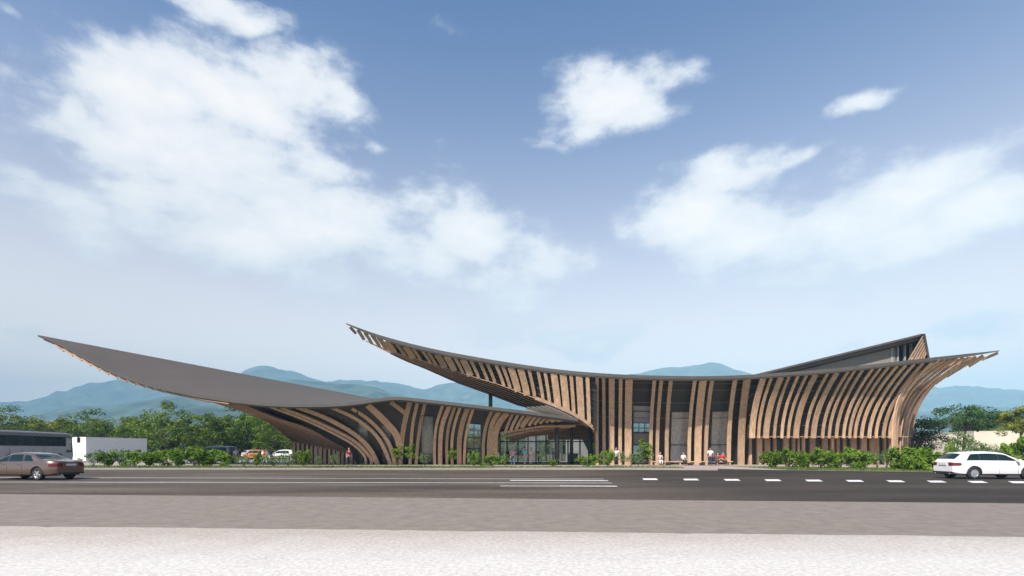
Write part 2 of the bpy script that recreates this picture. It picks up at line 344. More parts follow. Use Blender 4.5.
# ------------------------------------------------------------------ mountains
def mtmat(name, c1, c2, sc):
    return leafmat(name, c1, c2, sc, .0, .05)
FOREST = mtmat('far_forest', (.012,.03,.02), (.095,.14,.085), .014)
def hill(name, prof, d, depth, seed):
    rows = []; nx = 260; ny = 26
    pl = [p for p,_ in prof]; lo, hi = pl[0], pl[-1]
    for j in range(ny):
        t = j/(ny-1); r = []
        for i in range(nx):
            px = lo+(hi-lo)*i/(nx-1); top = P(px, sinterp(prof,px), d)
            x = top.x; dd = d-depth*(1-t)
            h = max(0,top.z)*(math.sin(t*math.pi/2)**1.3)
            q = Vector((x/300+seed, dd/300, 0)); n = mnoise.fractal(q,1,2,6)
            ridge = 1-abs(mnoise.fractal(Vector((x/420+seed,dd/600,3)),1,2,4))*2
            h += (n*.07+ (ridge-.6)*.12)*top.z*math.sin(t*math.pi)**.7 + mnoise.noise(Vector((x/35,dd/35,seed)))*4*t
            r.append(Vector((x*dd/d*.35+x*.65, dd, h-3)))
        rows.append(r)
    back = [Vector((v.x, v.y+depth*.5, -5)) for v in rows[-1]]; rows.append(back)
    b = MB(); b.grid(rows, 0, True); return tag(b.build(name, FOREST), kind='structure')
hill('far_mountain', [(-260,398),(0,405),(28,402.5),(48,402),(58,402.5),(75,396),(100,388),(130,382.5),(165,381),(205,386),(238,384),(262,371.5),(280,369),(305,377),(330,383),(365,382),(385,382.5),(408,386.5),(430,391),(450,384.5),(480,388),(520,396),(560,396),(600,384),(640,373),(662,370),(682,368.5),(696,366),(708,366),(722,370),(740,375),(780,384),(860,388),(920,390),(945,387),(965,389),(1000,392),(1024,393),(1250,398)], 4300, 1500, 1.)
hill('mid_mountain', [(-200,424),(40,418),(90,410),(130,402),(165,396),(200,393),(225,398),(250,393),(285,382),(320,381),(350,384),(378,388),(400,396),(440,403),(520,412),(620,418),(760,418),(860,412),(920,411),(950,407),(985,407),(1010,410),(1040,409),(1200,410)], 2100, 700, 4.)
hill('near_hill', [(-200,428),(0,425),(100,420),(160,414),(205,408),(240,412),(300,420),(420,426),(600,428),(900,424),(960,422),(1024,425),(1200,426)], 1100, 350, 9.)

# ------------------------------------------------------------------ foliage
def crown(seed, c, rad, nclump, per, leaf, lobes=.35, flat=1., stem=None):
    rnd = random.Random(seed); b = MB(); c = Vector(c); cl = []
    for i in range(nclump):
        while True:
            q = Vector((rnd.uniform(-1,1),rnd.uniform(-1,1),rnd.uniform(-.9,1)))
            if q.length < 1 and q.length > .25: break
        q *= 1+lobes*mnoise.noise(q*1.7+Vector((seed*3.1,0,0)))*1.6
        cl.append((Vector((q.x*rad[0],q.y*rad[1],q.z*rad[2])), rnd.uniform(.55,1.25)))
    cr = (rad[0]+rad[2])/2*(1.3/nclump**(1/3))
    for cp, k in cl:
        for i in range(per):
            d = Vector((rnd.gauss(0,1),rnd.gauss(0,1),rnd.gauss(0,1))).normalized()
            r = cr*k*rnd.uniform(.5,1)
            p = c+cp+Vector((d.x*r,d.y*r,d.z*r*.7*flat))
            nrm = (d+Vector((0,0,.5))+Vector((rnd.gauss(0,.5),rnd.gauss(0,.5),rnd.gauss(0,.5)))).normalized()
            u = nrm.orthogonal().normalized(); u.rotate(Matrix.Rotation(rnd.uniform(0,6.28),3,nrm)); w = nrm.cross(u)
            s = leaf*rnd.uniform(.6,1.3)
            b.face([b.vert(p-u*s*.5), b.vert(p-w*s*.3+nrm*s*.06), b.vert(p+u*s*.5), b.vert(p+w*s*.3+nrm*s*.06)])
    return b, cl
def make_tree(seed, h, w, lm, label, group, leaf=.32, base=.05, ncl=95, per=95, lean=0):
    t = root('deciduous_tree', (0,0,0), label, 'tree', group)
    c = Vector((lean,0,h*(1+base)/2)); rad = (w/2, w/2, h*(1-base)/2)
    b, cl = crown(seed, c, rad, ncl, per, leaf)
    b.build('crown', lm, t, fix=False)
    k = MB(); th = h*base
    k.tube([(0,0,-.1),(lean*.2,.05,th*.7),(lean*.6,0,th*1.2),(lean*.9,0,h*.75)],[h*.028,h*.02,h*.015,h*.004],8)
    for cp, q in cl[::4]:
        e = c+cp; k.tube([(lean*.6,0,th*(1.0+random.Random(seed).random()*.3)), Vector((lean*.6,0,th*1.3)).lerp(e,.5)+Vector((0,0,.2)), e],[h*.011,h*.007,h*.002],5,cap=False)
    k.build('trunk', BARK, t, fix=False)
    return t
def place(src, first, loc, rz, sc, label, group=None, cat=None):
    o = src if first else copy_tree(src)
    o.location = loc; o.rotation_euler = (0,0,rz); o.scale = sc if hasattr(sc,'__len__') else (sc,)*3; o['label'] = label
    if group: o['group'] = group
    return o
protos = [make_tree(11,8.5,8,LEAF[0],'x','trees behind the car park',per=80), make_tree(23,8,7,LEAF[0],'x','trees behind the car park',leaf=.26), make_tree(37,7.5,9,LEAF[3],'x','trees behind the car park',ncl=80)]
G = 'trees behind the car park'
TL = [(-22,414,112,1,'broad green tree at the left edge behind the coach'),(8,413,104,0,'leafy green tree rising behind the middle of the coach'),(36,415,110,2,'round bright tree above the coach roof'),(62,418,116,1,'low green tree above the front of the coach'),
      (90,416,106,0,'spreading tree above the white end wall of the low building'),(116,417,114,2,'pale topped tree over the grey side of the low building'),(140,415,108,1,'bushy tree over the right end of the low building'),
      (165,410,92,0,'largest tallest tree, dark and dense, right of the low white building'),(190,418,120,2,'smaller paler tree standing back under the roof tip'),(212,411,94,1,'fine leaved tall tree left of the parked van'),
      (236,413,98,0,'dense dark green tree directly behind the parked van'),(256,410,96,1,'dark tree behind the orange car'),(276,416,92,0,'tree under the curved wing edge beside the timber posts'),(288,424,104,2,'low pale tree seen next to the first timber post')]
used = set()
for i,(px,py,d,k,lab) in enumerate(TL):
    g = P(px,py,d); h0 = [8.5,8,7.5][k]; s = (g.z)/h0*1.0
    place(protos[k], k not in used, (g.x,d,0), i*1.7, (s*1.25,s*1.2,s), lab, G); used.add(k)
for i in range(9):   # seen through the glazed hall
    px = 470+i*17; g = P(px,432+3*math.sin(i*2),100); k = i%3; s = g.z/[8.5,8,7.5][k]
    place(protos[k], False, (g.x,100,0), i*2.3, (s*1.2,s*1.2,s), ['green tree seen through the glazed entrance hall between the buildings','green tree seen through the glazed entrance hall between the buildings','green tree seen through the glazed entrance hall between the buildings'][k], 'trees seen through the entrance hall')
t = make_tree(51,6.2,5.2,LEAF[1],'dark green conical tree at the foot of the timber screen corner',None,leaf=.2,base=.1,ncl=80,per=110); t.name='dark_evergreen'
g = P(929,414,56); t.location = (g.x,58,0); s = g.z/6.2; t.scale=(s*1.15,s*1.15,s)
t = make_tree(57,8,10,LEAF[4],'wide crowned blue green tree leaning over the cream wall',None,leaf=.28,base=.55,ncl=90,per=90,lean=.8)
g = P(963,407,72); t.location = (g.x,72,0); s = g.z/8; t.scale=(s,s,s)
t = make_tree(61,7,4.4,LEAF[3],'olive yellow tree cut by the right edge of the photo',None,leaf=.26,base=.5,ncl=50,per=80)
g = P(1021,407,66); t.location = (g.x,66,0); s = g.z/7; t.scale=(s,s,s)
for i,(px,py) in enumerate(((976,425),(990,420),(1004,422),(1030,421))):
    g = P(px,py,108); k=i%3; s = g.z/[8.5,8,7.5][k]
    place(protos[k], False, (g.x,108,0), i*1.3, (s*1.5,s*1.5,s), ['lowest distant tree above the cream wall beside the wide crowned tree','distant dark tree topmost behind the cream wall','distant tree behind the cream wall left of the olive tree','distant tree behind the olive tree at the right edge'][i], 'trees behind the cream wall')

def make_shrub(seed, h, w, lm, leaf=.16, ncl=26, per=60, base=.08):
    t = root('shrub', (0,0,0), 'x', 'shrub')
    b, cl = crown(seed, (0,0,h*(.5+base/2)), (w/2,w/2,h*(1-base)/2), ncl, per, leaf, .5)
    b.build('foliage', lm, t, fix=False)
    k = MB()
    for cp, q in cl[::2]:
        k.tube([(0,0,-.05),Vector((cp.x*.4,cp.y*.4,h*.35)),Vector((cp.x,cp.y,cp.z+h*.5))],[.02,.013,.005],4,cap=False)
    k.build('stems', BARK, t, fix=False)
    return t
sp = [make_shrub(71,1.5,1.9,LEAF[2]), make_shrub(83,1.5,2.0,LEAF[2],.19,22), make_shrub(97,1.5,1.6,LEAF[5],.15,18,34,.2)]
tall = make_shrub(131,2.4,1.3,LEAF[2],.2,16,42,.3)
bigl = make_shrub(141,1.5,1.9,LEAF[2],.34,20,40)
usedS = set()
def shrub(k, px, ytop, d, wpx, label, group=None):
    src = (sp+[tall,bigl])[k]; h0 = [1.5,1.5,1.5,2.4,1.5][k]; w0 = [1.9,2.0,1.6,1.3,1.9][k]
    g = P(px, ytop-1.2, d); h = g.z-.1; s = h/h0; ws = wpx/F*d/w0*1.05
    place(src, k not in usedS, (g.x, d, .1), px*.37, (ws, ws, s), label, group); usedS.add(k)
HL = 'shrubs of the left roadside hedge'
labs = ['at the left end of the hedge beside the sedan','second from the left end of the left hedge','pale one in front of the low white building','low one below the grey side wall of the building','rounded one below the right end of the low building','dark one midway along the left hedge','full one below the tall dark tree','tallest one left of the parked van','wide one hiding the front of the parked van','low one in front of the parked van']
for i,(px,yt,w,k) in enumerate(((93,453,16,2),(108,451,20,0),(121,449.5,18,2),(135,452,20,1),(150,451,20,0),(164,452,18,1),(178,448.5,22,0),(194,449,22,1),(210,448,24,0),(224,453,16,1))):
    shrub(k,px,yt,45.2+(i%3)*.5,w,'green shrub '+labs[i],HL)
for (px,yt,w,k,lab) in ((244,456,12,2,'pale feathery shrub between the van and the orange car'),(257,453,11,0,'single upright shrub in front of the orange car'),(274,456,22,2,'pale grassy shrub in front of the parked white car'),(288,453,14,2,'thin pale shrub left of the timber posts'),
        (303,450,16,0,'dense shrub at the foot of the first timber posts'),(318,457,7,2,'sparse small shrub before the timber posts'),(333,456,8,2,'sparse shrub nearest the person in the red top'),
        (398,448,12,3,'tall loose shrub where the branching timber ribs meet'),(411,446,9,3,'tall narrow shrub beside the white curtain window'),(425,455,10,2,'low pale shrub under the white curtain window'),
        (452,450,9,3,'slim shrub in front of the six timber ribs'),(474,452,13,0,'light green shrub before the see through window'),(492,456,20,1,'low dark spreading shrub left of the entrance'),(505,454,8,2,'small pale shrub at the edge of the entrance'),
        (543,452,7,2,'light shrub standing in front of the glazed entrance'),(553,460,12,0,'low shrub below the dark entrance column'),(583,457,12,1,'low shrub right of the entrance'),(594,455,11,0,'green shrub against the corner timber column'),
        (608,450,14,0,'rounded shrub left of the man in the white shirt'),(622,453,8,2,'thin shrub right of the man in the white shirt'),(631,454,8,2,'pale shrub before the broad timber slat'),(643,441,12,3,'small tree like shrub below the high window'),(650,448,8,3,'upright shrub left of the wooden bench'),(638,456,10,2,'pale shrub in front of the glass opening')):
    shrub(k,px,yt,46.3 if k!=3 else 46.9,w,lab)
labs = ['round shrub at the left end of the right hedge','second shrub of the right hedge','taller shrub left of the middle of the right hedge','dark shrub in the middle of the right hedge','wide shrub right of the middle of the right hedge','bright shrub near the right end of the right hedge','last dense shrub before the gap in the right hedge','thin wispy shrub in the gap before the bright timber panel','pale shrub below the bright timber panel']
for i,(px,yt,w,k) in enumerate(((771,451,20,0),(787,450,20,1),(803,451.5,20,0),(820,450,22,1),(836,451,20,0),(851,449.5,20,1),(864,451,18,0),(877,454,12,2),(887,450,12,2))):
    shrub(k,px,yt,[41.5,41,40.6,40.2,39.8,39.4,39,39.5,41][i],w,labs[i],'shrubs of the right roadside hedge')
for i,(px,yt,w,k,lab) in enumerate(((901,448,20,4,'broad leaved shrub at the corner of the timber building'),(916,449,22,4,'large leaved shrub in the middle beside the white estate car'),(930,448,20,4,'large leaved shrub touching the rear of the white estate car'),(908,454,18,0,'low shrub in front of the broad leaved shrubs'))):
    shrub(k,px,yt,37.5-i*.5,w,lab)
for (px,yt,w,k,d,lab) in ((963,432,20,2,50,'pale airy bush before the left part of the cream wall'),(950,443,10,1,48,'dark bush between the evergreen and the cream wall'),(980,442,20,2,47,'bright bush above the roof of the white estate car'),(1001,446,14,2,48,'pale bush below the cream wall near its right end'),(1012,444,18,4,42,'broad leaved plant in front of the cream wall'),(1022,437,16,4,41,'broad leaved plant cut by the right edge'),(990,449,18,2,43,'low broad leaved plant behind the estate car roof')):
    shrub(k,px,yt,d,w,lab)

# ------------------------------------------------------------------ MAIN BUILDING
topY = [(346,323.5),(380,335.5),(430,348.5),(480,358),(520,364.5),(560,370),(600,373.5),(640,375.5),(700,376.5),(740,375.5),(780,373),(820,370),(860,366),(900,361.5),(940,357),(999,350.8)]
topD = [(346,46),(380,47),(440,47.8),(520,48),(600,47.6),(660,47.7),(740,48.1),(780,47.9),(840,47.6),(900,47.4),(960,48),(999,48.6)]
def T(px, dy=0, dd=0): return P(px, sinterp(topY,px)+dy, sinterp(topD,px)+dd)
MAIN = root('timber_building', (28,56,0), 'large timber slatted building with sweeping boat shaped roof and pointed ends', 'building')
# roof: from the front edge to a back edge
b = MB(); rows = []
L2 = [(374,345),(406,360.5),(427,369),(444,376.5),(459,383),(488,393.5),(513,403),(532,410),(560,417)]
def backp(px):      # back edge of the roof
    q = T(px)
    if px < 600:
        k = (px-372)/(600-372); d = 50+k*8; y = sinterp(L2, min(px+2,560)); z = P(px,y,d).z+.35
        if px > 520: z = lerp(z, q.z-.4, (px-520)/80)
        return Vector(((px-512)/F*d, d, z))
    k = min(1,(px-600)/60); d = 58+14*k
    if px > 900: d = lerp(72,50.5,((px-900)/60)**1.0)
    return Vector((q.x+(d-q.y)*.25*k*(1 if px < 900 else max(0,1-(px-900)/60)), d, q.z-.15))
ps = [390+i*(955-390)/120 for i in range(121)]
rows = [[T(p) for p in ps],[T(p)+Vector((0,0,-.38)) for p in ps],[lerp(T(p),backp(p),.5)+Vector((0,0,-.45)) for p in ps],[backp(p)+Vector((0,0,-.35)) for p in ps],[backp(p) for p in ps],[lerp(T(p),backp(p),.5) for p in ps],[T(p) for p in ps]]
b = MB(); ids = b.grid(rows, 0, False)
b.build('roof', [FASC], MAIN)
# edge beam out to both tips
b = MB(); pp = [346+i*(999-346)/130 for i in range(131)]
rws = []
for p in pp:
    tip = min(1, (p-345)/30, (1000-p)/40); h = .07+.24*max(0,tip)
    q = T(p)+Vector((0,-.04,.03)); rws.append([q, q+Vector((0,0,-h)), q+Vector((0,.25,-h)), q+Vector((0,.25,0))])
ids = b.grid(rws, 0, False, True); b.face(ids[0][::-1]); b.face(ids[-1]); b.build('roof_edge', FASC, MAIN)
XW = Vector((1,0,0))
def slat(name, path, w, th=.16, m=WOOD, parent=None, Wd=None):
    b = MB(); b.sweep(path, Wd or XW, w, th); return b.build(name, m, parent)
def curve(Bp, Tp, n=12, e=2.3, wide=0):
    out = []
    for i in range(n+1):
        t = i/n; g = t**e; out.append(Vector((lerp(Bp.x,Tp.x,g), lerp(Bp.y,Tp.y,g), lerp(Bp.z,Tp.z,t))))
    return out
# prow slats: top edge down to the keel line
keelY = [(350,329.5),(358,335),(366,341),(375,345),(385,349),(394,352.5),(412,357.5),(444,367.5),(485,380.5),(502,385.5),(526,394.8),(543,401),(557,406.5),(567,411),(581,418.5),(592,427),(597,433)]
def keel(px, dd=0): return P(px, sinterp(keelY,px), sinterp(topD,px)+1.0+dd)
n_, w_ = .34, .76
PR = [(350.5,.3),(358,.34),(365,.34),(372,.36),(378.5,.5),(386.3,w_*1.05),(397,.42),(405.4,w_),(413,.36),(422.6,.36),(428.3,.36),(436.9,w_),(446.4,w_),(455,.38),(462.6,w_),(471,.36),(479.8,.36),(487.2,.36),(496,.36),(502.5,.36),(510.7,w_),(520.4,w_),(529,.38),(538,.36),(545,.36),(553.7,.74),(563,.76),(571,.38),(579,.74),(587.4,.4)]
for px, w in PR:
    tpx = px; sh = 8 if px < 500 else lerp(8,1.5,(px-500)/90)
    if px < 378: sh = 5+ (px-350)*.12
    Tp = T(tpx, 4.0 if px > 380 else 2.5, .12); Bp = keel(min(px+sh,597))
    slat('timber_slat', curve(Bp, Tp, 4, 1.2), w*lerp(.74,.84,(px-350)/240), .14, WOOD, MAIN)
# keel planks (boat bottom) and corner column
def L2p(px): return P(px, sinterp(L2, px), 50+(px-372)/228*8)
for k in range(7):
    a = k/6; path = []
    for i in range(15):
        t = i/14; k1 = keel(lerp(366+a*14,594,t),.1); q = L2p(lerp(380,560,t)); path.append(lerp(k1,q,a*.96))
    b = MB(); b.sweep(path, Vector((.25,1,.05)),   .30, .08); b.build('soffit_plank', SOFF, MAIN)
b = MB(); path = [keel(p,.1) for p in (535,545,552,560,567,574,582,591)]+[P(595.5,433,52),P(597,442,52),P(597,466.4,51.4)]
b.sweep(path, [Vector((0,1,0))]*8+[Vector((.3,1,0)),XW,XW], .34, .3); b.build('keel_beam', WOODD, MAIN)
# facade slats down to the ground or to the skirt edge
SK = [(597,597,.34,0),(603.5,604,.36,0),(611.7,611.5,.62,0),(620.7,620,.38,0),(629,628,.78,0),(654.4,650.6,.38,0),(661.3,657.2,.38,0),(670.8,666.5,.42,0),(694.8,689,.38,0),(703,697.7,.78,0),(712,705.8,.42,0),(735,728.6,.46,0),(747,741,.78,0),
      (763,752,.76,1),(771.3,758.5,.36,1),(781,766,.74,1),(789,774.4,.34,1),(798,781.8,.36,1),(806.5,788.2,.34,1),(815.5,796,.72,1),(827.5,806,.36,1),(837,813.4,.66,1),(848,822.6,.36,1),(854.5,829.2,.34,1),(862.5,836.4,.38,1),(872.5,843.6,.36,1),(880.5,849.6,.34,1),(888.5,855,.36,1),(897,861.6,.4,1),(905.5,869.2,.42,1),(914,876,.36,1),(923,883.5,.42,1),(932,889.5,.36,1)]
for tp, bp, w, kind in SK:
    Tp = T(tp, 4.2, .12)
    Bp = P(bp, 465.9 if not kind else 438.2, 51.4 if not kind else 50.3)
    if not kind: Bp.z = .02
    slat('timber_slat', curve(Bp, Tp, 14, 2.6 if not kind else 1.9), w*(.86 if not kind else .72), .13, WOOD, MAIN)
# right corner: the screen turns back and flares out to the tip
CR = [(939,893.5,49.6),(945,896,50.4),(951,898.5,51.2),(957,901,52.2),(963,903.5,53.2),(969,906,54.4)]
for i,(tp,bp,d) in enumerate(CR):
    Tp = T(tp, 3.4, .1); y0 = 452; Bp = P(bp, y0, d); Bp.z = .3
    slat('timber_slat', curve(Bp, Tp, 18, 4.6-i*.25), .42, .12, WOOD, MAIN, Vector((.9,.4,0)))
for i in range(7):
    a = i/6; Bp = P(900+a*12, 455, 51+a*6.5); Bp.z = .3; Tp = P(936+a*10, 376-a*2, 50.5+a*3)
    slat('timber_slat', curve(Bp, Tp, 14, 3.6), .3, .12, WOODD, MAIN, Vector((.55,.83,0)))
for (xa,ya,xb,yb,w) in ((946,375.5,976,357,.5),(935,383,958,366,.4),(968,366,983.5,356,.42),(981.5,359.8,998,353,.26)):    # loose fins at the tip
    slat('timber_slat', [P(xa,ya,49.3), P((xa+xb)/2,(ya+yb)/2,48.9), P(xb,yb,48.7)], w, .08, WOOD, MAIN, Vector((.6,.1,-.75)))
# dark lining behind the slats, with glazed bays
def bk(px, t, o=1.1):      # lining surface, t 0 ground .. 1 roof
    if px < 596.9: lo = keel(px, .35)
    elif px < 748: lo = P(px, 465.9, 51.4+o); lo.z = .1
    else: lo = P(px, 437.6, 50.3+o*.7)
    # the slat that starts at px at the bottom ends further right at the top
    up = T(px, 4.5, .3+o*.4); s = lambda q: q
    top = [(597,597),(629,629.5),(667,671),(706,712),(741,747),(752,763),(796,815.5),(843,872),(862,897),(889,932),(900,944)]
    if px >= 597: up = T(interp(top,px), 4.5, .3+o*.4)
    e = 1.2 if px < 596.9 else 2.4
    return Vector((lerp(lo.x,up.x,t**e), lerp(lo.y,up.y,t**e), lerp(lo.z,up.z,t)))
def lining(x0, x1, t0, t1, m=DARK, nm='lining', o=1.1, n=None):
    n = n or max(2,int((x1-x0)/8)); b = MB()
    ra = [[bk(x0+(x1-x0)*i/n, t0+(t1-t0)*j/8, o) for i in range(n+1)] for j in range(9)]
    b.grid(ra, 0, False); return b.build(nm, m, MAIN)
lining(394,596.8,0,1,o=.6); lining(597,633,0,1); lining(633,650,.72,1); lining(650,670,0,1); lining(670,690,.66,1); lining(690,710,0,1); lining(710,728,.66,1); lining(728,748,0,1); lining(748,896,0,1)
# panels and panes in the bays
lining(633,650,.52,.72,LGREY,'wall_panel',1.3); lining(633,650,.24,.40,GREYW,'wall_panel',1.3)
for x0,x1,tt in ((670,690,.66),(710,728,.66)):
    lining(x0,x1,.02,tt,CURTD,'curtain',1.45,6); lining(x0,x1,0.02,tt,GLASSC,'window_pane',1.2)
lining(633,650,.02,.24,GLASS,'window_pane',1.2)
b = MB()
for f in (.0,.33,.66,1): p0 = bk(633+17*f,.40,1.25); p1 = bk(633+17*f,.52,1.25); b.tube([p0,p1],.035,4)
for t_ in (.40,.46,.52): b.tube([bk(633,t_,1.25),bk(650,t_,1.25)],.035,4)
b.build('window_frame', STEEL, MAIN); lining(633,650,.40,.52,GLASS,'window_pane',1.28)
for x0,x1 in ((670,690),(710,728),(633,650)):
    b = MB()
    for t_ in (.02,.25,.66): b.tube([bk(x0,t_,1.15),bk(x1,t_,1.15)],.04,4)
    for x in (x0,x1): b.tube([bk(x,.02,1.15),bk(x,.66,1.15)],.04,4)
    b.build('window_frame', STEEL, MAIN)
b = MB()
for t_ in (.2,.4,.58,.76,.9,.97):
    for x0,x1 in ((396,596.8),(597,748),(748,896)):
        if x0 == 597 and t_ < .55: continue
        q = [bk(x0+(x1-x0)*i/24, t_, .45 if x0!=396 else .25) for i in range(25)]; b.tube(q,.035,4)
b.build('screen_rails', mat('galvanised_rail', (.11,.11,.1), .5,.1,3.), MAIN)
# recessed ground floor wall under the skirt: vertical timber posts on dark panels
b = MB(); lo = P(746,466,52.6); hi = P(893,466,52.6)
b.box((lo.x,52.6,0),(hi.x,52.9,2.95)); b.build('recessed_wall', DARK, MAIN)
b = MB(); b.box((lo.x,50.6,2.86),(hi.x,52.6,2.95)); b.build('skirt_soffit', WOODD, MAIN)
rn = random.Random(3); x = 749
post_m = WOODD
while x < 890:
    w = rn.choice((.18,.3,.3,.55)) if not (862 < x < 876) else .9
    X = (x-512)/F*52.3; b = MB(); b.box((X,52.3,.05),(X+w,52.58,2.86)); b.build('wall_post', rn.choice((WOOD,WOODD)) if x<860 else WOOD, MAIN); x += w/52.3*F+rn.choice((2.5,3.5,5,7))
# right hand lower end wall pieces
b = MB(); b.box((P(891,0,50.6).x,50.6,.05),(P(896,0,50.6).x,50.9,2.9)); b.build('wall_post', WOOD, MAIN)
b = MB(); pts = [P(893,466,52.9),P(900,466,54),P(909,466,60),P(909,466,72)]
b.grid([[Vector((p.x,p.y,0)) for p in pts],[Vector((p.x,p.y,3.2)) for p in pts]],0,False)
b.grid([[Vector((p.x,p.y,3.2)) for p in pts],[Vector((p.x+(1.5 if i<3 else 0),p.y,8)) for i,p in enumerate(pts)]],0,False); b.build('end_wall', DARK, MAIN)
b = MB()
for i in range(5):
    p = P(897+i*2.4,466,53.2+i*.9); b.box((p.x,p.y-.3,.05),(p.x+.14,p.y-.1,2.9))
b.build('end_screen', LGREY, MAIN)
# back wall with openings, hall ceiling
b = MB()
b.box((2,72,0),(3.2,72.3,7.6)); b.box((3.2,72,0),(24,72.3,1)); b.box((3.2,72,3),(24,72.3,4.0)); b.box((3.2,72,5.8),(24,72.3,8)); b.box((24,72,0),(52,72.3,8.5))
for i in range(8): b.box((3.2+i*2.6,72.02,1),(3.35+i*2.6,72.2,5.8))
b.build('back_wall', GREYW, MAIN)
b = MB(); b.box((8.6,53.2,3.3),(36,71.9,3.5)); b.build('upper_floor', LGREY, MAIN)
# raised hall behind: wedge roof
def Wt(px, y, d=58): return P(px,y,d)
b = MB()
f0 = [Wt(744,377,60),Wt(922,333.6,57)]
nn = 20; r1=[];r2=[];r3=[];r4=[];r5=[]
for i in range(nn+1):
    t=i/nn; p=lerp(f0[0],f0[1],t); r1.append(p); r2.append(p+Vector((0,.02,-.22))); r3.append(p+Vector((0,.35,-.26))); r4.append(p+Vector((0,.4,-.62))); r5.append(p+Vector((0,1.5,-.8)))
bc=[p+Vector((1.0,14,-3.2)) for p in r1]
b.grid([bc,r1,r2,r3,r4,r5],0,False); b.build('upper_roof', FASC, MAIN)
b = MB(); lo=[Vector((p.x,p.y+1.2,8)) for p in r1]; hi=[p+Vector((0,1.2,-.8)) for p in r1]
X1=P(892,0,59.5).x
k=[i for i in range(nn+1) if r1[i].x<X1+.4]; a0=[lo[i] for i in k]; a1=[hi[i] for i in k]
b.grid([a0,a1],0,False); b.build('upper_wall', GREYW, MAIN)
b = MB(); k=[i for i in range(nn+1) if r1[i].x>=X1-.6]; a0=[lo[i]+Vector((0,.9,0)) for i in k]; a1=[hi[i]+Vector((0,.9,.2)) for i in k]; b.grid([a0,a1],0,False); b.build('louvre_recess', DARK, MAIN)
for i,px in enumerate((891.5,897.5,904.5,911,917.5)):
    z1 = lerp(f0[0],f0[1],(P(px,0,58.6).x-f0[0].x)/(f0[1].x-f0[0].x)).z-.75; X=P(px,0,58.6).x
    b = MB(); b.box((X-.09,58.5,8.5),(X+.09,58.75,z1)); b.build('louvre_post', LGREY, MAIN)
tip = Wt(923,334.5,56.8)
for i in range(6):
    a=i/5; s0 = lerp(tip, Wt(927.5,360,57.5), .06+a*.62); e0 = Wt(906+a*15, 365, 56.9)
    slat('gable_slat', [e0, s0], .15, .1, WOODD, MAIN, Vector((1,.2,.3)))
b = MB(); b.poly([tip+Vector((0,.15,0)), Wt(928.5,362,57.8), Wt(916,366,57.6)]); b.poly([tip+Vector((.05,.2,0)), tip+Vector((1,14,-3.2)), Vector((tip.x+2,71,8)), Wt(928.5,362,57.8)])
b.build('gable_end', DARK, MAIN)
b = MB(); b.sweep([tip+Vector((0,-.05,.05)), Wt(928.6,362,57.6)], XW, .22, .3); b.build('gable_edge', FASC, MAIN)

# ------------------------------------------------------------------ LEFT BUILDING
nearY = [(38,335.8),(60,345),(80,355.5),(100,366),(120,375),(150,384.5),(180,391),(200,395),(240,400.5),(270,403.3),(300,404.2),(330,403.8),(355,402),(375,399.2),(397,397),(420,399),(460,403.3),(500,408),(540,413),(570,417),(592,421)]
nearD = [(38,50),(80,48.5),(150,47.4),(270,47.1),(397,47.2),(500,47.3),(592,47.8)]
farL = [(38,335,50),(375,400,66)]
LEFT = root('winged_building', (-10,55,0), 'low timber ribbed building with one long grey roof wing reaching far left', 'building')
def Nn(px, dy=0, dd=0): return P(px, sinterp(nearY,px)+dy, sinterp(nearD,px)+dd)
b = MB(); na=[];fa=[];nb=[];fb=[]
for i in range(101):
    px = 38+(578-38)*i/100; q = Nn(px)
    if px <= 397:
        t = (px-38)/(397-38); u = t**.85; A = P(38,335,50); B = P(385,400.8,66)
        fq = lerp(A,B,u); fq = Vector(fq)
        xx = (fq.x/fq.y*F+512); 
    else:
        d = lerp(66,60,(px-397)/195); y = sinterp(nearY,px)+4.5; fq = P(lerp(385,560,(px-397)/195), y, d)
    th = .08+.3*min(1,(px-38)/120)
    na.append(q); fa.append(fq); nb.append(q+Vector((0,.02,-th))); fb.append(fq+Vector((0,-.05,-th)))
mid = lambda a,b,t,z: [lerp(p,q,t)+Vector((0,0,z)) for p,q in zip(a,b)]
b.grid([nb,na]+[mid(na,fa,t,0) for t in (.2,.4,.6,.8)]+[fa,fb]+[mid(nb,fb,t,0) for t in (.75,.5,.25)]+[nb],0,False)
b.build('roof', ROOF, LEFT)
b = MB(); rws=[]
for i in range(101):
    px = 39+(578-39)*i/100; q = Nn(px)+Vector((0,-.05,.02)); h=.05+.24*min(1,(px-38)/140)
    rws.append([q,q+Vector((0,0,-h)),q+Vector((0,.2,-h)),q+Vector((0,.2,0))])
ids=b.grid(rws,0,False,True); b.face(ids[0]); b.face(ids[-1]); b.build('roof_edge', FASC, LEFT)
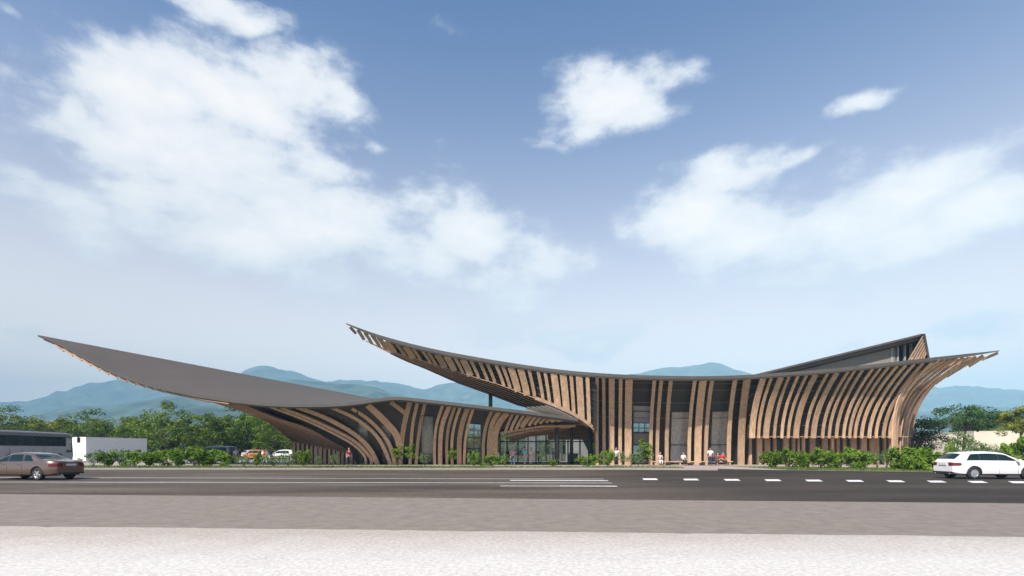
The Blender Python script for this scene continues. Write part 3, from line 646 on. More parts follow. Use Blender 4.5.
# timber lip under the wing tip
b = MB(); b.sweep([Nn(p,lerp(1.5,5.0,(p-44)/180),.25) for p in range(44,232,6)], Vector((0,1,-.2)), [lerp(.1,.5,i/31) for i in range(32)], .1); b.build('wing_lining', WOODD, LEFT)
for px in range(55,185,9):
    b = MB(); b.sweep([Nn(px,2.2,.05), Nn(px+9,4.2,.15)], Vector((0,.3,1)), .17, .1); b.build('edge_fin', WOODD, LEFT)
def ribpath(pts, w, m=WOOD, d0=48.5, d1=51.6, nm='timber_rib', e=1.4, Wd=None):
    y0 = pts[0][1]; y1 = pts[-1][1]; ps = [Vector((p[0],p[1],0)) for p in pts]
    # catmull through image-plan points, real depth by height
    out = []; n = len(ps)
    for i in range(n-1):
        p0=ps[max(0,i-1)];p1=ps[i];p2=ps[i+1];p3=ps[min(n-1,i+2)]
        for j in range(5):
            t=j/5; out.append(.5*((2*p1)+(p2-p0)*t+(2*p0-5*p1+4*p2-p3)*t*t+(3*p1-p0-3*p2+p3)*t**3))
    out.append(ps[-1]); path=[]
    for q in out:
        t = max(0,min(1,(q.y-y0)/max(1,(465.5-y0)))); path.append(P(q.x,q.y,lerp(d0,d1,1-(1-t)**e)))
    b = MB(); b.sweep(path, Wd or XW, w*.74, .14); return b.build(nm, m, LEFT)
G_ = 466
RB = [([(281,407.5),(315,421),(353,440),(370,457),(371,G_)],.42),([(270,406.5),(309,421.5),(348,441),(364,455),(366,G_)],.3),([(297,407),(323,416.5),(353,433),(370,449),(378,G_)],.62),([(331,407),(355,418),(374,433),(384,448),(391,G_)],.5),([(348,406),(367,418),(382,433),(391,448),(395,G_)],.5),
      ([(368,405),(384,420),(396,434),(400,446)],.95),([(391,402),(399,408),(405,413)],.6),
      ([(410,402),(404.5,423),(401.5,445),(400,G_)],.62),([(417.5,402.5),(413,423),(411,446),(410,G_)],.42),([(425,403.5),(420.6,423),(417.5,446),(416,G_)],.42),
      ([(442.5,405.5),(437,423),(434.7,441),(434.7,G_)],.36),([(449.5,406),(442.8,423),(440.4,441),(440.2,G_)],.56),([(454.9,406.5),(449.5,423),(446.9,441),(447,G_)],.36),([(460.2,407),(455,423),(452,441),(452.3,G_)],.36),([(467.7,408),(462.5,423),(459.4,441),(459.4,G_)],.62),([(473.3,408.5),(468.6,423),(465.3,441),(464,G_)],.36),
      ([(492,411),(486.8,423),(483.5,441),(483.2,G_)],.42),([(499,412),(492.5,423),(489.5,441),(489,G_)],.62),([(507,413),(499.3,423),(495,437),(494.5,G_)],.8)]
for pts,w in RB: ribpath(pts,w)
for (a,c,yb,w) in ((513,505,433,.36),(518.5,510.5,431,.36),(524,516,429.5,.36),(530.5,521.5,427.5,.6),(536,529,425.5,.36),(541,534.5,424.5,.36),(546.5,540,423.5,.36),(552,545.8,422.5,.36),(557,551,421.5,.4),(563,557,421,.3)):
    y0 = sinterp(nearY,a)+3.6; ribpath([(a,y0),((a*.42+c*.58),lerp(y0,yb,.5)),(c,yb)],w,WOOD,48.6,50.5)
# wing underside: fan of planks turning down into a row of posts
K0=[(179,390),(215,402),(244,411),(266,420),(285,434),(294,441.5)]; K1=[(218,398.2),(238,401.5),(259,411),(280,419),(312,430),(356,454.5)]
D0=[48.2,49.2,51,53,55.6,57.5]; D1=[48.1,48.9,49.8,50.6,51.8,53.8]
for k in range(15):
    a=k/14; path=[]
    for i in range(6): path.append(P(lerp(K0[i][0],K1[i][0],a),lerp(K0[i][1],K1[i][1],a)+(4*math.sin(a*math.pi)*(-.5 if i in(3,4) else 0)),lerp(D0[i],D1[i],a)))
    out=[]; n=6
    for i in range(n-1):
        p0=path[max(0,i-1)];p1=path[i];p2=path[i+1];p3=path[min(n-1,i+2)]
        for j in range(4):
            t=j/4; out.append(.5*((2*p1)+(p2-p0)*t+(2*p0-5*p1+4*p2-p3)*t*t+(3*p1-p0-3*p2+p3)*t**3))
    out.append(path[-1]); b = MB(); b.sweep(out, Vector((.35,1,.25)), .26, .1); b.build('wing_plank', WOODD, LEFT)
    q=path[-1]; w=random.Random(k).choice((.24,.3,.38)); b=MB(); b.box((q.x-w/2,q.y-.1,.05),(q.x+w/2,q.y+.12,q.z+.12)); b.build('timber_post', WOOD, LEFT)
# closing skin above the planks
b = MB(); sk=[]
for a in (0,.33,.66,1,1.0):
    sk.append([P(lerp(K0[i][0],K1[i][0],a),lerp(K0[i][1],K1[i][1],a)-1.2,lerp(D0[i],D1[i],a)+.25) for i in range(6)])
b.grid(sk[:4],0,False); b.build('wing_skin', DARK, LEFT)
b = MB(); q0=P(296,441,58.2); q1=P(357,455,54.4)
b.grid([[Vector((q0.x,q0.y,0)),Vector((q1.x,q1.y,0))],[Vector((q0.x,q0.y,q0.z+.3)),Vector((q1.x,q1.y,q1.z+.3))]],0,False); b.build('dark_wall', DARK, LEFT)
# dark lining behind the ribs, glazed bays
def lb(px,t,o=0):
    top = Nn(px,3,1.2+o)
    if px<357: lo = P(px, interp([(215,397.5),(238,402),(259,411.5),(280,419.5),(312,430.5),(357,455)],px), 52.2+o)
    elif px<500: lo = P(px,466,52.7+o); lo.z=.05
    else: lo = P(px, interp([(500,434),(520,430),(545,424),(590,423)],px), 50.8+o)
    return lerp(lo,top,t)
def lin(x0,x1,t0,t1,m=DARK,nm='lining',o=0,n=None):
    n = n or max(2,int((x1-x0)/6)); b=MB(); b.grid([[lb(x0+(x1-x0)*i/n,t0+(t1-t0)*j/4,o) for i in range(n+1)] for j in range(5)],0,False); return b.build(nm,m,LEFT)
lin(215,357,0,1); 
BAY=[(358,368,.72),(381.5,391,.64),(421,433.5,.8),(467,481,.74)]
xs=357
for x0,x1,t1 in BAY:
    lin(xs,x0,0,1); lin(x0,x1,t1,1); xs=x1
    lin(x0,x1,.02,t1,GLASS,'window_pane',.05)
    b=MB(); 
    for x in (x0,x1): b.tube([lb(x,.0,-.02),lb(x,t1,-.02)],.05,4)
    for t_ in (.02,t1): b.tube([lb(x0,t_,-.02),lb(x1,t_,-.02)],.05,4)
    if x0>460:
        for t_ in (.3,.5): b.tube([lb(x0,t_,-.02),lb(x1,t_,-.02)],.04,4)
        b.tube([lb(474,.0,-.02),lb(474,t1,-.02)],.035,4)
    b.build('window_frame', STEEL, LEFT)
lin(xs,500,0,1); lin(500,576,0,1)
for x0,x1,t1 in BAY[:3]:
    b=MB(); rr=[]
    for j in (0,1):
        rr.append([lb(x0+(x1-x0)*i/24,.03+j*(t1-.03),.5+.12*(i%2)*(1-j*.4)) for i in range(25)])
    b.grid(rr,0,True); b.build('curtain', CURT, LEFT)
# entrance canopy soffit, columns, glazed screens
b=MB(); a=[P(px,interp([(500,434),(520,430),(545,424),(590,424)],px),50.8) for px in (500,510,520,532,545,560,590)]
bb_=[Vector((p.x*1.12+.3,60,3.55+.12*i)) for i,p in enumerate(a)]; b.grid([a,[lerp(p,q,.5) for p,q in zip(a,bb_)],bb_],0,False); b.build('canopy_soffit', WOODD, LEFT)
for i,(y0,y1,d) in enumerate(((436,427,52),(438.5,429.5,54),(440,432,56))):
    b=MB(); b.sweep([P(506+i*3,y0,d),P(530,lerp(y0,y1,.6),d+.4),P(570,y1,d+1)],Vector((0,1,.1)),.35,.22); b.build('canopy_beam', WOOD if i==0 else WOODD, LEFT)
b=MB(); b.sweep([P(500,433,50.6),P(515,430.6,50.7),P(540,426.5,50.9),P(575,426,51.3)],Vector((0,1,.1)),.5,.22); b.build('canopy_beam', WOOD, LEFT)
for px,yt,d,r in ((557,420,51.5,.24),(571.5,418,54,.19),(590,424,54.5,.19)):
    q=P(px,yt,d); b=MB(); b.tube([(q.x,d,.05),(q.x,d,q.z)],r,16); b.tube([(q.x,d,.05),(q.x,d,.12)],r*1.6,16); b.build('steel_column', STEEL, LEFT)
def glazing(d,x0,x1,cols,h,tr):
    A=P(x0,0,d).x;B=P(x1,0,d).x
    b=MB()
    for px in cols: X=P(px,0,d).x; b.box((X-.07,d-.08,.1),(X+.07,d+.08,h))
    for z in tr: b.box((A,d-.06,z-.06),(B,d+.06,z+.06))
    b.build('glazing_frame', STEEL, LEFT)
    b=MB(); b.poly([(A,d+.01,.1),(B,d+.01,.1),(B,d+.01,h),(A,d+.01,h)]); b.build('glazing', GLASS, LEFT)
b=MB(); b.box((P(548,0,57.5).x,57.3,2.75),(P(604,0,57.5).x,57.6,5.2)); b.box((P(506,0,57.5).x,57.3,3.6),(P(548,0,57.5).x,57.6,4.6)); b.build('bulkhead', WOODD, LEFT)
glazing(58,500,604,(500,507,518,528,536,546,556,568,580,592,604),3.9,(.16,2.55,3.9))
glazing(68,478,612,(478,490,500,512,525,538,550,562,575,588,600,612),4.2,(.16,2.7,4.2))
b=MB(); b.box((P(566,0,64).x,64,.1),(P(588,0,64).x,64.3,3.6)); b.box((P(596,0,66).x,66,.1),(P(612,0,66).x,66.3,3.6)); b.build('partition_wall', LGREY, LEFT)
b=MB(); b.box((P(569,0,61).x,61,.1),(P(578,0,61).x,61.8,1.15)); b.box((P(567.6,0,61).x,60.9,1.15),(P(579,0,61).x,61.9,1.2)); tag(b.build('reception_counter', LGREY),'grey reception counter inside the glazed hall behind the dark column','counter')
b=MB(); b.box((P(372,0,60).x,60,0),(P(464,0,60).x,60.2,5)); b.build('inner_wall', DARK, LEFT)
# post from the lower roof to the prow
q=P(490.5,398,53.2); b=MB(); b.tube([(q.x,53.2,5.2),(q.x,53.2,q.z+.5)],.2,12); b.build('prow_post', STEEL, MAIN)
q=P(600,420,53.6); b=MB(); b.box((q.x-.2,53.5,.05),(q.x+.2,53.9,7.2)); b.build('inner_column', STEEL, MAIN)

# ------------------------------------------------------------------ bench
b=MB(); A=P(652,0,50.0); B=P(732,0,50.0)
BN=root('long_bench',((A.x+B.x)/2,50,0),'long low wooden bench in front of the tall timber slats','bench')
b.box((A.x,49.75,.42),(B.x,50.25,.5)); b.build('seat', BENCHW, BN)
for i in range(7):
    x=lerp(A.x+.3,B.x-.3,i/6); b=MB(); b.box((x-.06,49.82,.12),(x+.06,50.18,.42)); b.build('leg', BENCHW, BN)

# ------------------------------------------------------------------ low buildings
def wallbox(name,pts,h,m,label,cat,roofm=None,door=None):
    c=sum((Vector((*p,0)) for p in pts),Vector())/len(pts); r=root(name,tuple(c),label,cat)
    b=MB(); n=len(pts); lo=[b.vert((*p,0)) for p in pts]; hi=[b.vert((*p,h)) for p in pts]
    for i in range(n): b.face((lo[i],lo[(i+1)%n],hi[(i+1)%n],hi[i]))
    b.build('wall',m,r)
    b=MB(); pp=[Vector((*p,0))-c for p in pts]; q=[c+p*1.004 for p in pp]
    lo=[b.vert((p.x,p.y,h)) for p in q]; hi=[b.vert((p.x,p.y,h+.14)) for p in q]; b.face(hi); b.face(lo[::-1])
    for i in range(n): b.face((lo[i],lo[(i+1)%n],hi[(i+1)%n],hi[i]))
    b.build('roof',roofm or m,r); return r
C=P(86,437,72); D=P(147,438.6,82)
wallbox('low_building',[(C.x,C.y),(D.x,D.y),(D.x-9,D.y+1.3),(C.x-9,C.y+1.5)],C.z-.14,WHITEW,'plain low white building with a shaded grey side behind the hedge','building')
A=P(974,431,86); B=P(1060,431,86)
wallbox('cream_building',[(A.x,86),(B.x,84),(B.x+2,96),(A.x+2,96)],A.z-.14,CREAM,'long low cream building behind the white estate car','building')
A=P(947,434,80); B=P(957,434,80)
wallbox('small_cream_building',[(A.x,80),(B.x+1.5,80),(B.x+1.5,85),(A.x,85)],P(0,434,80).z-.2,CREAM,'small pale building between the dark evergreen and the airy bush','building')

# ------------------------------------------------------------------ cars
TYRE=mat('tyre_rubber',(.02,.02,.02),.8,.1,5); RIM=mat('alloy_rim',(.55,.55,.56),.3,.05,5,metal=.7); CGL=mat('car_window_glass',(.008,.02,.018),.06,.05,2,spec=.3)
BLK=mat('black_trim',(.018,.018,.018),.5,.1,5); RED=mat('tail_light_red',(.13,.008,.014),.4,.1,5,spec=.3); PLATE=mat('plate',(.6,.6,.6),.4,.03,5); LAMP=mat('lamp_clear',(.6,.6,.62),.1,.05,5,coat=.5)
def wheel(r,par,x,y,side,rad=.33,nm='wheel',spokes=5):
    b=MB(); pr=[(rad*.62,-.11),(rad*.9,-.115),(rad,-.08),(rad,.08),(rad*.9,.115),(rad*.62,.11)]
    n=28; rows=[[Vector((x+q*math.cos(2*math.pi*k/n),y+w*side,rad+q*math.sin(2*math.pi*k/n))) for k in range(n)] for q,w in pr]
    b.grid(rows+[rows[0]],0,True,True); t=b.build(nm,TYRE,par)
    b=MB(); 
    rows=[[Vector((x+q*math.cos(2*math.pi*k/n),y+w*side,rad+q*math.sin(2*math.pi*k/n))) for k in range(n)] for q,w in ((rad*.66,.10),(rad*.6,.112),(rad*.58,.05))]
    b.grid(rows,0,True,True)
    for k in range(spokes):
        a=2*math.pi*k/spokes+.3; M=Matrix.Translation((x,y+side*.085,rad))@Matrix.Rotation(a,4,'Y'); b.box((0,-.015,-rad*.11),(rad*.62,.02,rad*.11),0,M)
    b.tube([(x,y+side*.06,rad),(x,y+side*.12,rad)],rad*.15,12)
    b.build('rim',RIM,t)
    b=MB(); b.tube([(x,y-side*.05,rad),(x,y+side*.045,rad)],rad*.6,20); b.build('brake_disc',BLK,t)
SED=dict(L=4.85,hw=.92,top=[(0,.93),(.1,1.0),(.3,1.05),(.75,1.07),(.95,1.11),(1.55,1.37),(2.0,1.44),(2.7,1.45),(3.05,1.38),(3.85,1.02),(4.45,.88),(4.75,.72),(4.85,.6)],belt=[(0,.86),(.6,.96),(2,.95),(3.9,.90),(4.5,.74),(4.85,.55)],wx=(1.02,3.93),
    side=[((1.3,1.85),(1.62,1.95)),((1.98,2.82),(2.06,2.80)),((2.92,3.72),(2.90,3.20))],rear=(1.0,1.5),front=(3.12,3.78),rl=(.70,.88))
EST=dict(L=4.6,hw=.9,top=[(0,.92),(.06,1.0),(.16,1.08),(.5,1.38),(.62,1.44),(1.0,1.48),(1.7,1.51),(2.3,1.48),(2.7,1.41),(3.45,1.06),(4.1,.92),(4.5,.72),(4.6,.6)],belt=[(0,.86),(.3,.95),(2,.96),(3.6,.92),(4.2,.76),(4.6,.55)],wx=(.98,3.72),
    side=[((.62,1.27),(.92,1.27)),((1.35,2.2),(1.35,2.18)),((2.28,3.25),(2.28,2.72))],rear=(.17,.50),front=(2.78,3.38),rl=(.72,.90))
HAT=dict(L=4.0,hw=.86,top=[(0,.92),(.05,1.0),(.12,1.08),(.45,1.42),(.6,1.5),(1.5,1.56),(2.2,1.52),(2.5,1.44),(3.2,1.05),(3.7,.9),(3.95,.7),(4,.6)],belt=[(0,.86),(.3,.97),(2,.96),(3.3,.92),(3.7,.76),(4,.55)],wx=(.75,3.2),
    side=[((.5,1.15),(.75,1.15)),((1.25,2.0),(1.25,1.98)),((2.1,3.05),(2.1,2.6))],rear=(.15,.45),front=(2.58,3.12),rl=(.72,.95))
VAN=dict(L=4.7,hw=.92,top=[(0,.95),(.05,1.1),(.12,1.35),(.25,1.78),(.4,1.88),(1.5,1.93),(2.9,1.9),(3.2,1.8),(3.95,1.15),(4.5,.98),(4.65,.75),(4.7,.6)],belt=[(0,.9),(.3,1.05),(2,1.05),(3.9,1.0),(4.4,.8),(4.7,.55)],wx=(.85,3.8),
    side=[((.4,1.3),(.5,1.3)),((1.4,2.5),(1.4,2.48)),((2.6,3.85),(2.6,3.3))],rear=(.08,.26),front=(3.28,3.88),rl=(.8,1.2))
def make_car(sp,paint,name,label,group=None,loc=(0,0,0),rz=0,spokes=5):
    r=root(name,loc,label,'car' if sp is not VAN else 'van',group,rz,world=False); Lc=sp['L']; hw=sp['hw']
    tp=lambda x: sinterp(sp['top'],x); bl=lambda x:min(sinterp(sp['belt'],x),tp(x)-.03)
    def sec(x):
        zt=tp(x); zb=bl(x); k=max(0,min(1,(zt-zb)/.45)); e=1-.24*max(0,1-x/.6)**2.4-.2*max(0,1-(Lc-x)/.8)**2.2; h=hw*e
        zs=.24+.10*max(0,1-x/.5)**2+.04*max(0,1-(Lc-x)/.5); wr=h*lerp(.86,.70,k)
        return [(0,zs-.02),(h*.8,zs-.02),(h*.965,zs+.05),(h*.99,zs+.2),(h,.55),(h*.995,.66),(h*.985,min(.78,zb-.04)),(h*.95,zb-.01),(h*.93,zb+.012),(lerp(h*.92,wr+.07,.55),lerp(zb,zt,.5)),(wr+.03,zt-.085*k-.012),(wr*.93,zt-.035*k-.004),(wr*.55,zt-.008),(0,zt)]
    def arch(x,y,z):
        for wx in sp['wx']:
            if (x-wx)**2+(z-.33)**2<.375**2 and abs(y)>.5: return True
        return False
    n=150; rows=[]; 
    fine=[]
    for i in range(n+1):
        x=Lc*i/n; s=sec(x); ss=[s[0],s[1]]
        for a,bp in zip(s[1:],s[2:]):
            m=6 if bp[1]<.85 else 1
            for j in range(1,m+1): ss.append((lerp(a[0],bp[0],j/m),lerp(a[1],bp[1],j/m)))
        full=[(x,-y,z) for y,z in ss[::-1]]+[(x,y,z) for y,z in ss[1:]]
        rows.append(full)
    b=MB(); rr=[]
    for row in rows: rr.append([Vector((x,y-(.28 if y>0 else -.28),z)) if arch(x,y,z) else Vector((x,y,z)) for x,y,z in row])
    ids=b.grid(rr,0,True,True); b.face(ids[0][::-1]); b.face(ids[-1])
    for fi,f in enumerate(b.f):
        if len(f)==4:
            cs=[rows_flat for rows_flat in f]
            c=sum((b.v[k] for k in f),Vector())/4
            if any(((b.v[k].x-wx)**2+(b.v[k].z-.33)**2<.375**2 and abs(b.v[k].y)<hw-.2 and b.v[k].z<.8 and abs(b.v[k].y)>.3) for k in f for wx in sp['wx']): b.m[fi]=1
            elif c.z<.26: b.m[fi]=1
    b.build('body',[paint,BLK],r)
    def sidepatch(name,m,x0,x1,side,off=.008,nx=8,nz=4):   # x0=(bottom x, top x) etc
        b=MB(); g=[]
        for j in range(nz+1):
            t=j/nz; row=[]
            for i in range(nx+1):
                x=lerp(lerp(x0[0],x0[1],t),lerp(x1[0],x1[1],t),i/nx); s=sec(x); A=s[8];Bm=s[9];Cc=s[10]; u=.06+.86*t
                p=(lerp(A[0],Bm[0],u*2),lerp(A[1],Bm[1],u*2)) if u<.5 else (lerp(Bm[0],Cc[0],u*2-1),lerp(Bm[1],Cc[1],u*2-1))
                row.append(Vector((x,side*(p[0]+off),p[1]+off*.3)))
            g.append(row)
        b.grid(g,0,True); return b.build(name,m,r)
    for sd in (-1,1):
        q_=sp['side']; sidepatch('window_surround',BLK,(q_[0][0][0]-.03,q_[0][1][0]-.02),(q_[-1][0][1]+.02,q_[-1][1][1]+.01),sd,.005,24,6)
        for (bt,tt) in sp['side']: sidepatch('side_window',CGL,(bt[0],tt[0]),(bt[1],tt[1]),sd)
    for nm,(xa,xb) in (('rear_window',sp['rear']),('windscreen',sp['front'])):
        b=MB(); g=[]
        for i in range(9):
            x=lerp(xa,xb,i/8); s=sec(x); W_=s[11][0]*.97; row=[]
            for j in range(9):
                y=lerp(-W_,W_,j/8); row.append(Vector((x+(-.012 if nm=='rear_window' else .012),y,interp([(0,s[13][1]),(s[12][0],s[12][1]),(s[11][0],s[11][1])],abs(y))+.010)))
            g.append(row)
        b.grid(g,0,True); b.build(nm,CGL,r)
    for wx in sp['wx']:
        for sd in (-1,1): wheel(r,r,wx,sd*(hw-.13),sd,.33,spokes=spokes)
    z0,z1=sp['rl']
    for sd in (-1,1):   # tail lights wrap the rear corner
        b=MB(); g=[]
        for z in (z0,(z0+z1)/2,z1):
            row=[]
            for x in (.34,.22,.1,.03,0):
                s=sec(x); y=interp([(q[1],q[0]) for q in s[2:9]],z); row.append(Vector((x-.008,sd*(y+.010),z+ (0.03 if x>.25 else 0)*(-1 if z==z1 else 1))))
            y0=row[-1].y; row.append(Vector((-.012,y0*.8,z))); row.append(Vector((-.014,y0*.62,z))); g.append(row)
        b.grid(g,0,True); b.build('tail_light',RED,r)
        b=MB(); g=[]
        for z in (.6,.7):
            g.append([Vector((x+.01,sd*(interp([(q[1],q[0]) for q in sec(x)[2:9]],z)+.01),z)) for x in (Lc-.45,Lc-.3,Lc-.15,Lc-.05)])
        b.grid(g,0,True); b.build('headlight',LAMP,r)
        xm=sp['side'][2][0][1]-.12; b=MB(); M=Matrix.Translation((xm,sd*(hw+.06),bl(xm)+.07)); b.box((-.06,-.1,-.06),(.07,.1,.07),0,M); b.build('mirror',[paint],r)
        for hx in (sp['side'][1][0][0]+.1,sp['side'][2][0][0]+.1):
            b=MB(); b.box((hx,sd*hw*.98-.012,.80),(hx+.2,sd*hw*.98+.02,.825)); b.build('door_handle',paint,r)
        for hx in (sp['side'][1][0][0]-.05,sp['side'][1][0][1]+.05,sp['side'][2][0][1]-.05):
            b=MB(); pts=[(hx,sd*(interp([(q[1],q[0]) for q in sec(hx)[2:9]],z)+.002),z) for z in (.32,.45,.6,.75,.88)]; b.tube(pts,.007,4); b.build('door_seam',BLK,r)
    b=MB(); b.box((-.03,-.26,.74),(-.005,.26,.85)); b.build('number_plate',PLATE,r)
    b=MB(); b.box((-.035,-hw*.74,.30),(.05,hw*.74,.40)); b.build('rear_bumper_trim',BLK,r)
    for sd in (-1,1):
        b=MB(); b.tube([(-.045,sd*.5,.29),(.1,sd*.5,.29)],.04,8); b.build('exhaust',RIM,r)
    return r
PB=mat('bronze_paint',(.17,.11,.08),.28,.03,2,metal=.55,coat=.8); PW=mat('white_paint',(.80,.76,.74),.25,.02,2,coat=.8)
POR=mat('orange_paint',(.5,.13,.04),.3,.03,2,coat=.6); PG=mat('grey_paint',(.10,.095,.09),.3,.03,2,metal=.3,coat=.6); PS=mat('silver_paint',(.55,.54,.52),.3,.03,2,metal=.4,coat=.5)
# sedan heads left along the road; local x runs from the rear to the front
def axle_place(spk,X,Y,ang,side):      # world spot of the near rear wheel -> root location
    sp=spk; wx=sp['wx'][0]; wy=side*(sp['hw']-.02); c,s=math.cos(ang),math.sin(ang)
    return (X-(wx*c-wy*s), Y-(wx*s+wy*c), .0)
ang=R(180-9); make_car(SED,PB,'sedan_car','bronze brown saloon car driving off to the left on the road',loc=axle_place(SED,-24.6,26.5,ang,1),rz=ang)
ang=R(-3.5); make_car(EST,PW,'estate_car','white estate car at the right edge driving right on the road',loc=axle_place(EST,24.85,27.5,ang,-1),rz=ang,spokes=10)
GC='cars parked behind the hedge'
def pc(sp,paint,nm,lab,px,d,ang):
    x=(px-512)/F*d; make_car(sp,paint,nm,lab,GC,loc=(x,d,.11),rz=R(ang))
pc(VAN,mat('van_grey',(.3,.28,.265),.4,.03,2),'parked_van','silver grey van with dark rear window parked behind the hedge',235,57,168)
pc(HAT,PS,'parked_car','silver car parked beside the orange car under the trees',243,86,60)
pc(HAT,POR,'parked_car','bright orange car parked under the trees',268,80,175)
pc(HAT,PS,'parked_car','silver car behind the left hedge by the van',210,88,20)
pc(HAT,PW,'parked_car','white car parked next to the row of timber posts',296,74,170)
pc(EST,PW,'parked_car','white car half hidden at the far left of the hedge gap',190,92,15)

# ------------------------------------------------------------------ coach
def coach():
    f=P(74,0,63); re=P(-14,0,50.5); dv=(f-re); ang=math.atan2(dv.y,dv.x); Lb=12.4
    loc=(f.x-math.cos(ang)*Lb-math.sin(ang)*1.25, f.y-math.sin(ang)*Lb+math.cos(ang)*1.25,.1)
    r=root('coach',loc,'long grey coach with dark window band behind the bronze car','coach',None,ang,world=False)
    # local: x forward, y left; the side facing the camera is y=-1.25 -> root axis shifted
    bodym=mat('coach_paint',(.34,.32,.31),.35,.04,1,coat=.4); roofm=mat('coach_roof',(.11,.11,.12),.4,.05,1); gl=mat('coach_glass',(.012,.014,.016),.08,.9,.8,spec=.25)
    hw=1.25; H=3.55
    prof=[(0,.35),(.0,1.2),(.05,3.0),(.35,H-.05),(1,H),(11.3,H),(11.9,H-.12),(12.15,H-.45),(12.4,1.3),(12.42,.8),(12.3,.35)]
    b=MB(); ws=[(-hw,.06),(-hw+.0,0),(-hw+.18,-.02),(0,-.03)]
    rows=[]
    for (yy,ins) in ((-hw,.14),(-hw-.0,.0),(hw,.0),(hw,.14)):
        pass
    cen=Vector((6.2,0,1.9))
    def ring(y,k): return [Vector((lerp(cen.x,x,k),y,lerp(cen.z,z,k if z>1 else 1))) for x,z in prof]
    rg=[ring(-hw,.955),ring(-hw+.05,.985),ring(-hw+.18,1),ring(hw-.18,1),ring(hw-.05,.985),ring(hw,.955)]
    ids=b.grid(rg,0,False,True); b.face(ids[0][::-1]); b.face(ids[-1]); b.build('body',bodym,r)
    for sd in (-1,1):
        y=sd*(hw+.004); b=MB(); b.box((.3,min(y,y-sd*.02),1.93),(11.0,max(y,y-sd*.02),3.1)); b.box((11.0,min(y,y-sd*.02),1.2),(12.05,max(y,y-sd*.02),3.1)); b.build('window_band',BLK,r)
        y=sd*(hw+.012)
        for k in range(6):
            x0=.6+k*1.72; b=MB(); b.box((x0,min(y,y-sd*.03),2.0),(x0+1.66,max(y,y-sd*.03),3.02)); b.build('side_window',gl,r)
        b=MB(); b.box((11.0,min(y,y-sd*.03),1.5),(11.85,max(y,y-sd*.03),2.95)); b.build('cab_window',mat('cab_glass',(.33,.32,.3),.15,.5,1.5),r)
        b=MB(); b.box((.3,min(y,y-sd*.05),3.06),(11.7,max(y,y-sd*.05),3.36)); b.build('cant_rail',roofm,r)
        b=MB()
        for k in range(6): b.box((1.0+k*1.6,min(y,y-sd*.02),.55),(1.02+k*1.6,max(y,y-sd*.02),1.7))
        b.build('locker_seam',BLK,r)
        for wx in (2.6,9.9):
            b=MB(); n=24
            b.tube([(wx,sd*(hw-.1),.5),(wx,sd*(hw+.018),.5)],.62,24); b.build('wheel_arch',BLK,r)
            wheel(r,r,wx,sd*(hw-.06),sd,.5)
        b=MB(); b.tube([(12.1,sd*(hw-.1),3.1),(12.6,sd*(hw+.25),3.25),(12.75,sd*(hw+.3),3.0)],.09,8); b.box((12.66,sd*(hw+.3)-.13,2.4),(12.84,sd*(hw+.3)+.13,3.02)); b.build('mirror',BLK,r)
        b=MB(); b.box((12.36,sd*.95-.18,.75),(12.47,sd*.95+.18,.98)); b.build('headlight',LAMP,r)
    b=MB(); b.poly([(12.44,-1.0,1.5),(12.44,1.0,1.5),(12.2,1.0,3.05),(12.2,-1.0,3.05)]); b.build('windscreen',gl,r)
    b=MB(); b.box((.4,-.95,H-.02),(11.2,.95,H+.12)); b.build('roof_pod',roofm,r)
coach()

# ------------------------------------------------------------------ people
SKIN=mat('skin',(.5,.3,.22),.6,.05,5)
HAIR=[mat('hair_dark',(.025,.018,.014),.6,.1,8),mat('hair_brown',(.1,.055,.03),.6,.1,8)]
_cm={}
def cloth(c):
    if c not in _cm: _cm[c]=mat('cloth_%d'%len(_cm),c,.85,.1,8)
    return _cm[c]
def skin(verts,edges,rads,nm,m,par,sub=1):
    me=bpy.data.meshes.new(nm); me.from_pydata(verts,edges,[]); o=bpy.data.objects.new(nm,me); COL.objects.link(o)
    md=o.modifiers.new('s','SKIN'); md.use_smooth_shade=True
    for i,rr in enumerate(rads): me.skin_vertices[0].data[i].radius=(rr,rr) if not hasattr(rr,'__len__') else rr
    me.skin_vertices[0].data[0].use_root=True
    s2=o.modifiers.new('u','SUBSURF'); s2.levels=sub; s2.render_levels=sub
    dg=bpy.context.evaluated_depsgraph_get(); ev=o.evaluated_get(dg); m2=bpy.data.meshes.new_from_object(ev)
    o.modifiers.clear(); o.data=m2; bpy.data.meshes.remove(me); m2.materials.clear(); m2.materials.append(m)
    for p in m2.polygons: p.use_smooth=True
    o.parent=par; return o
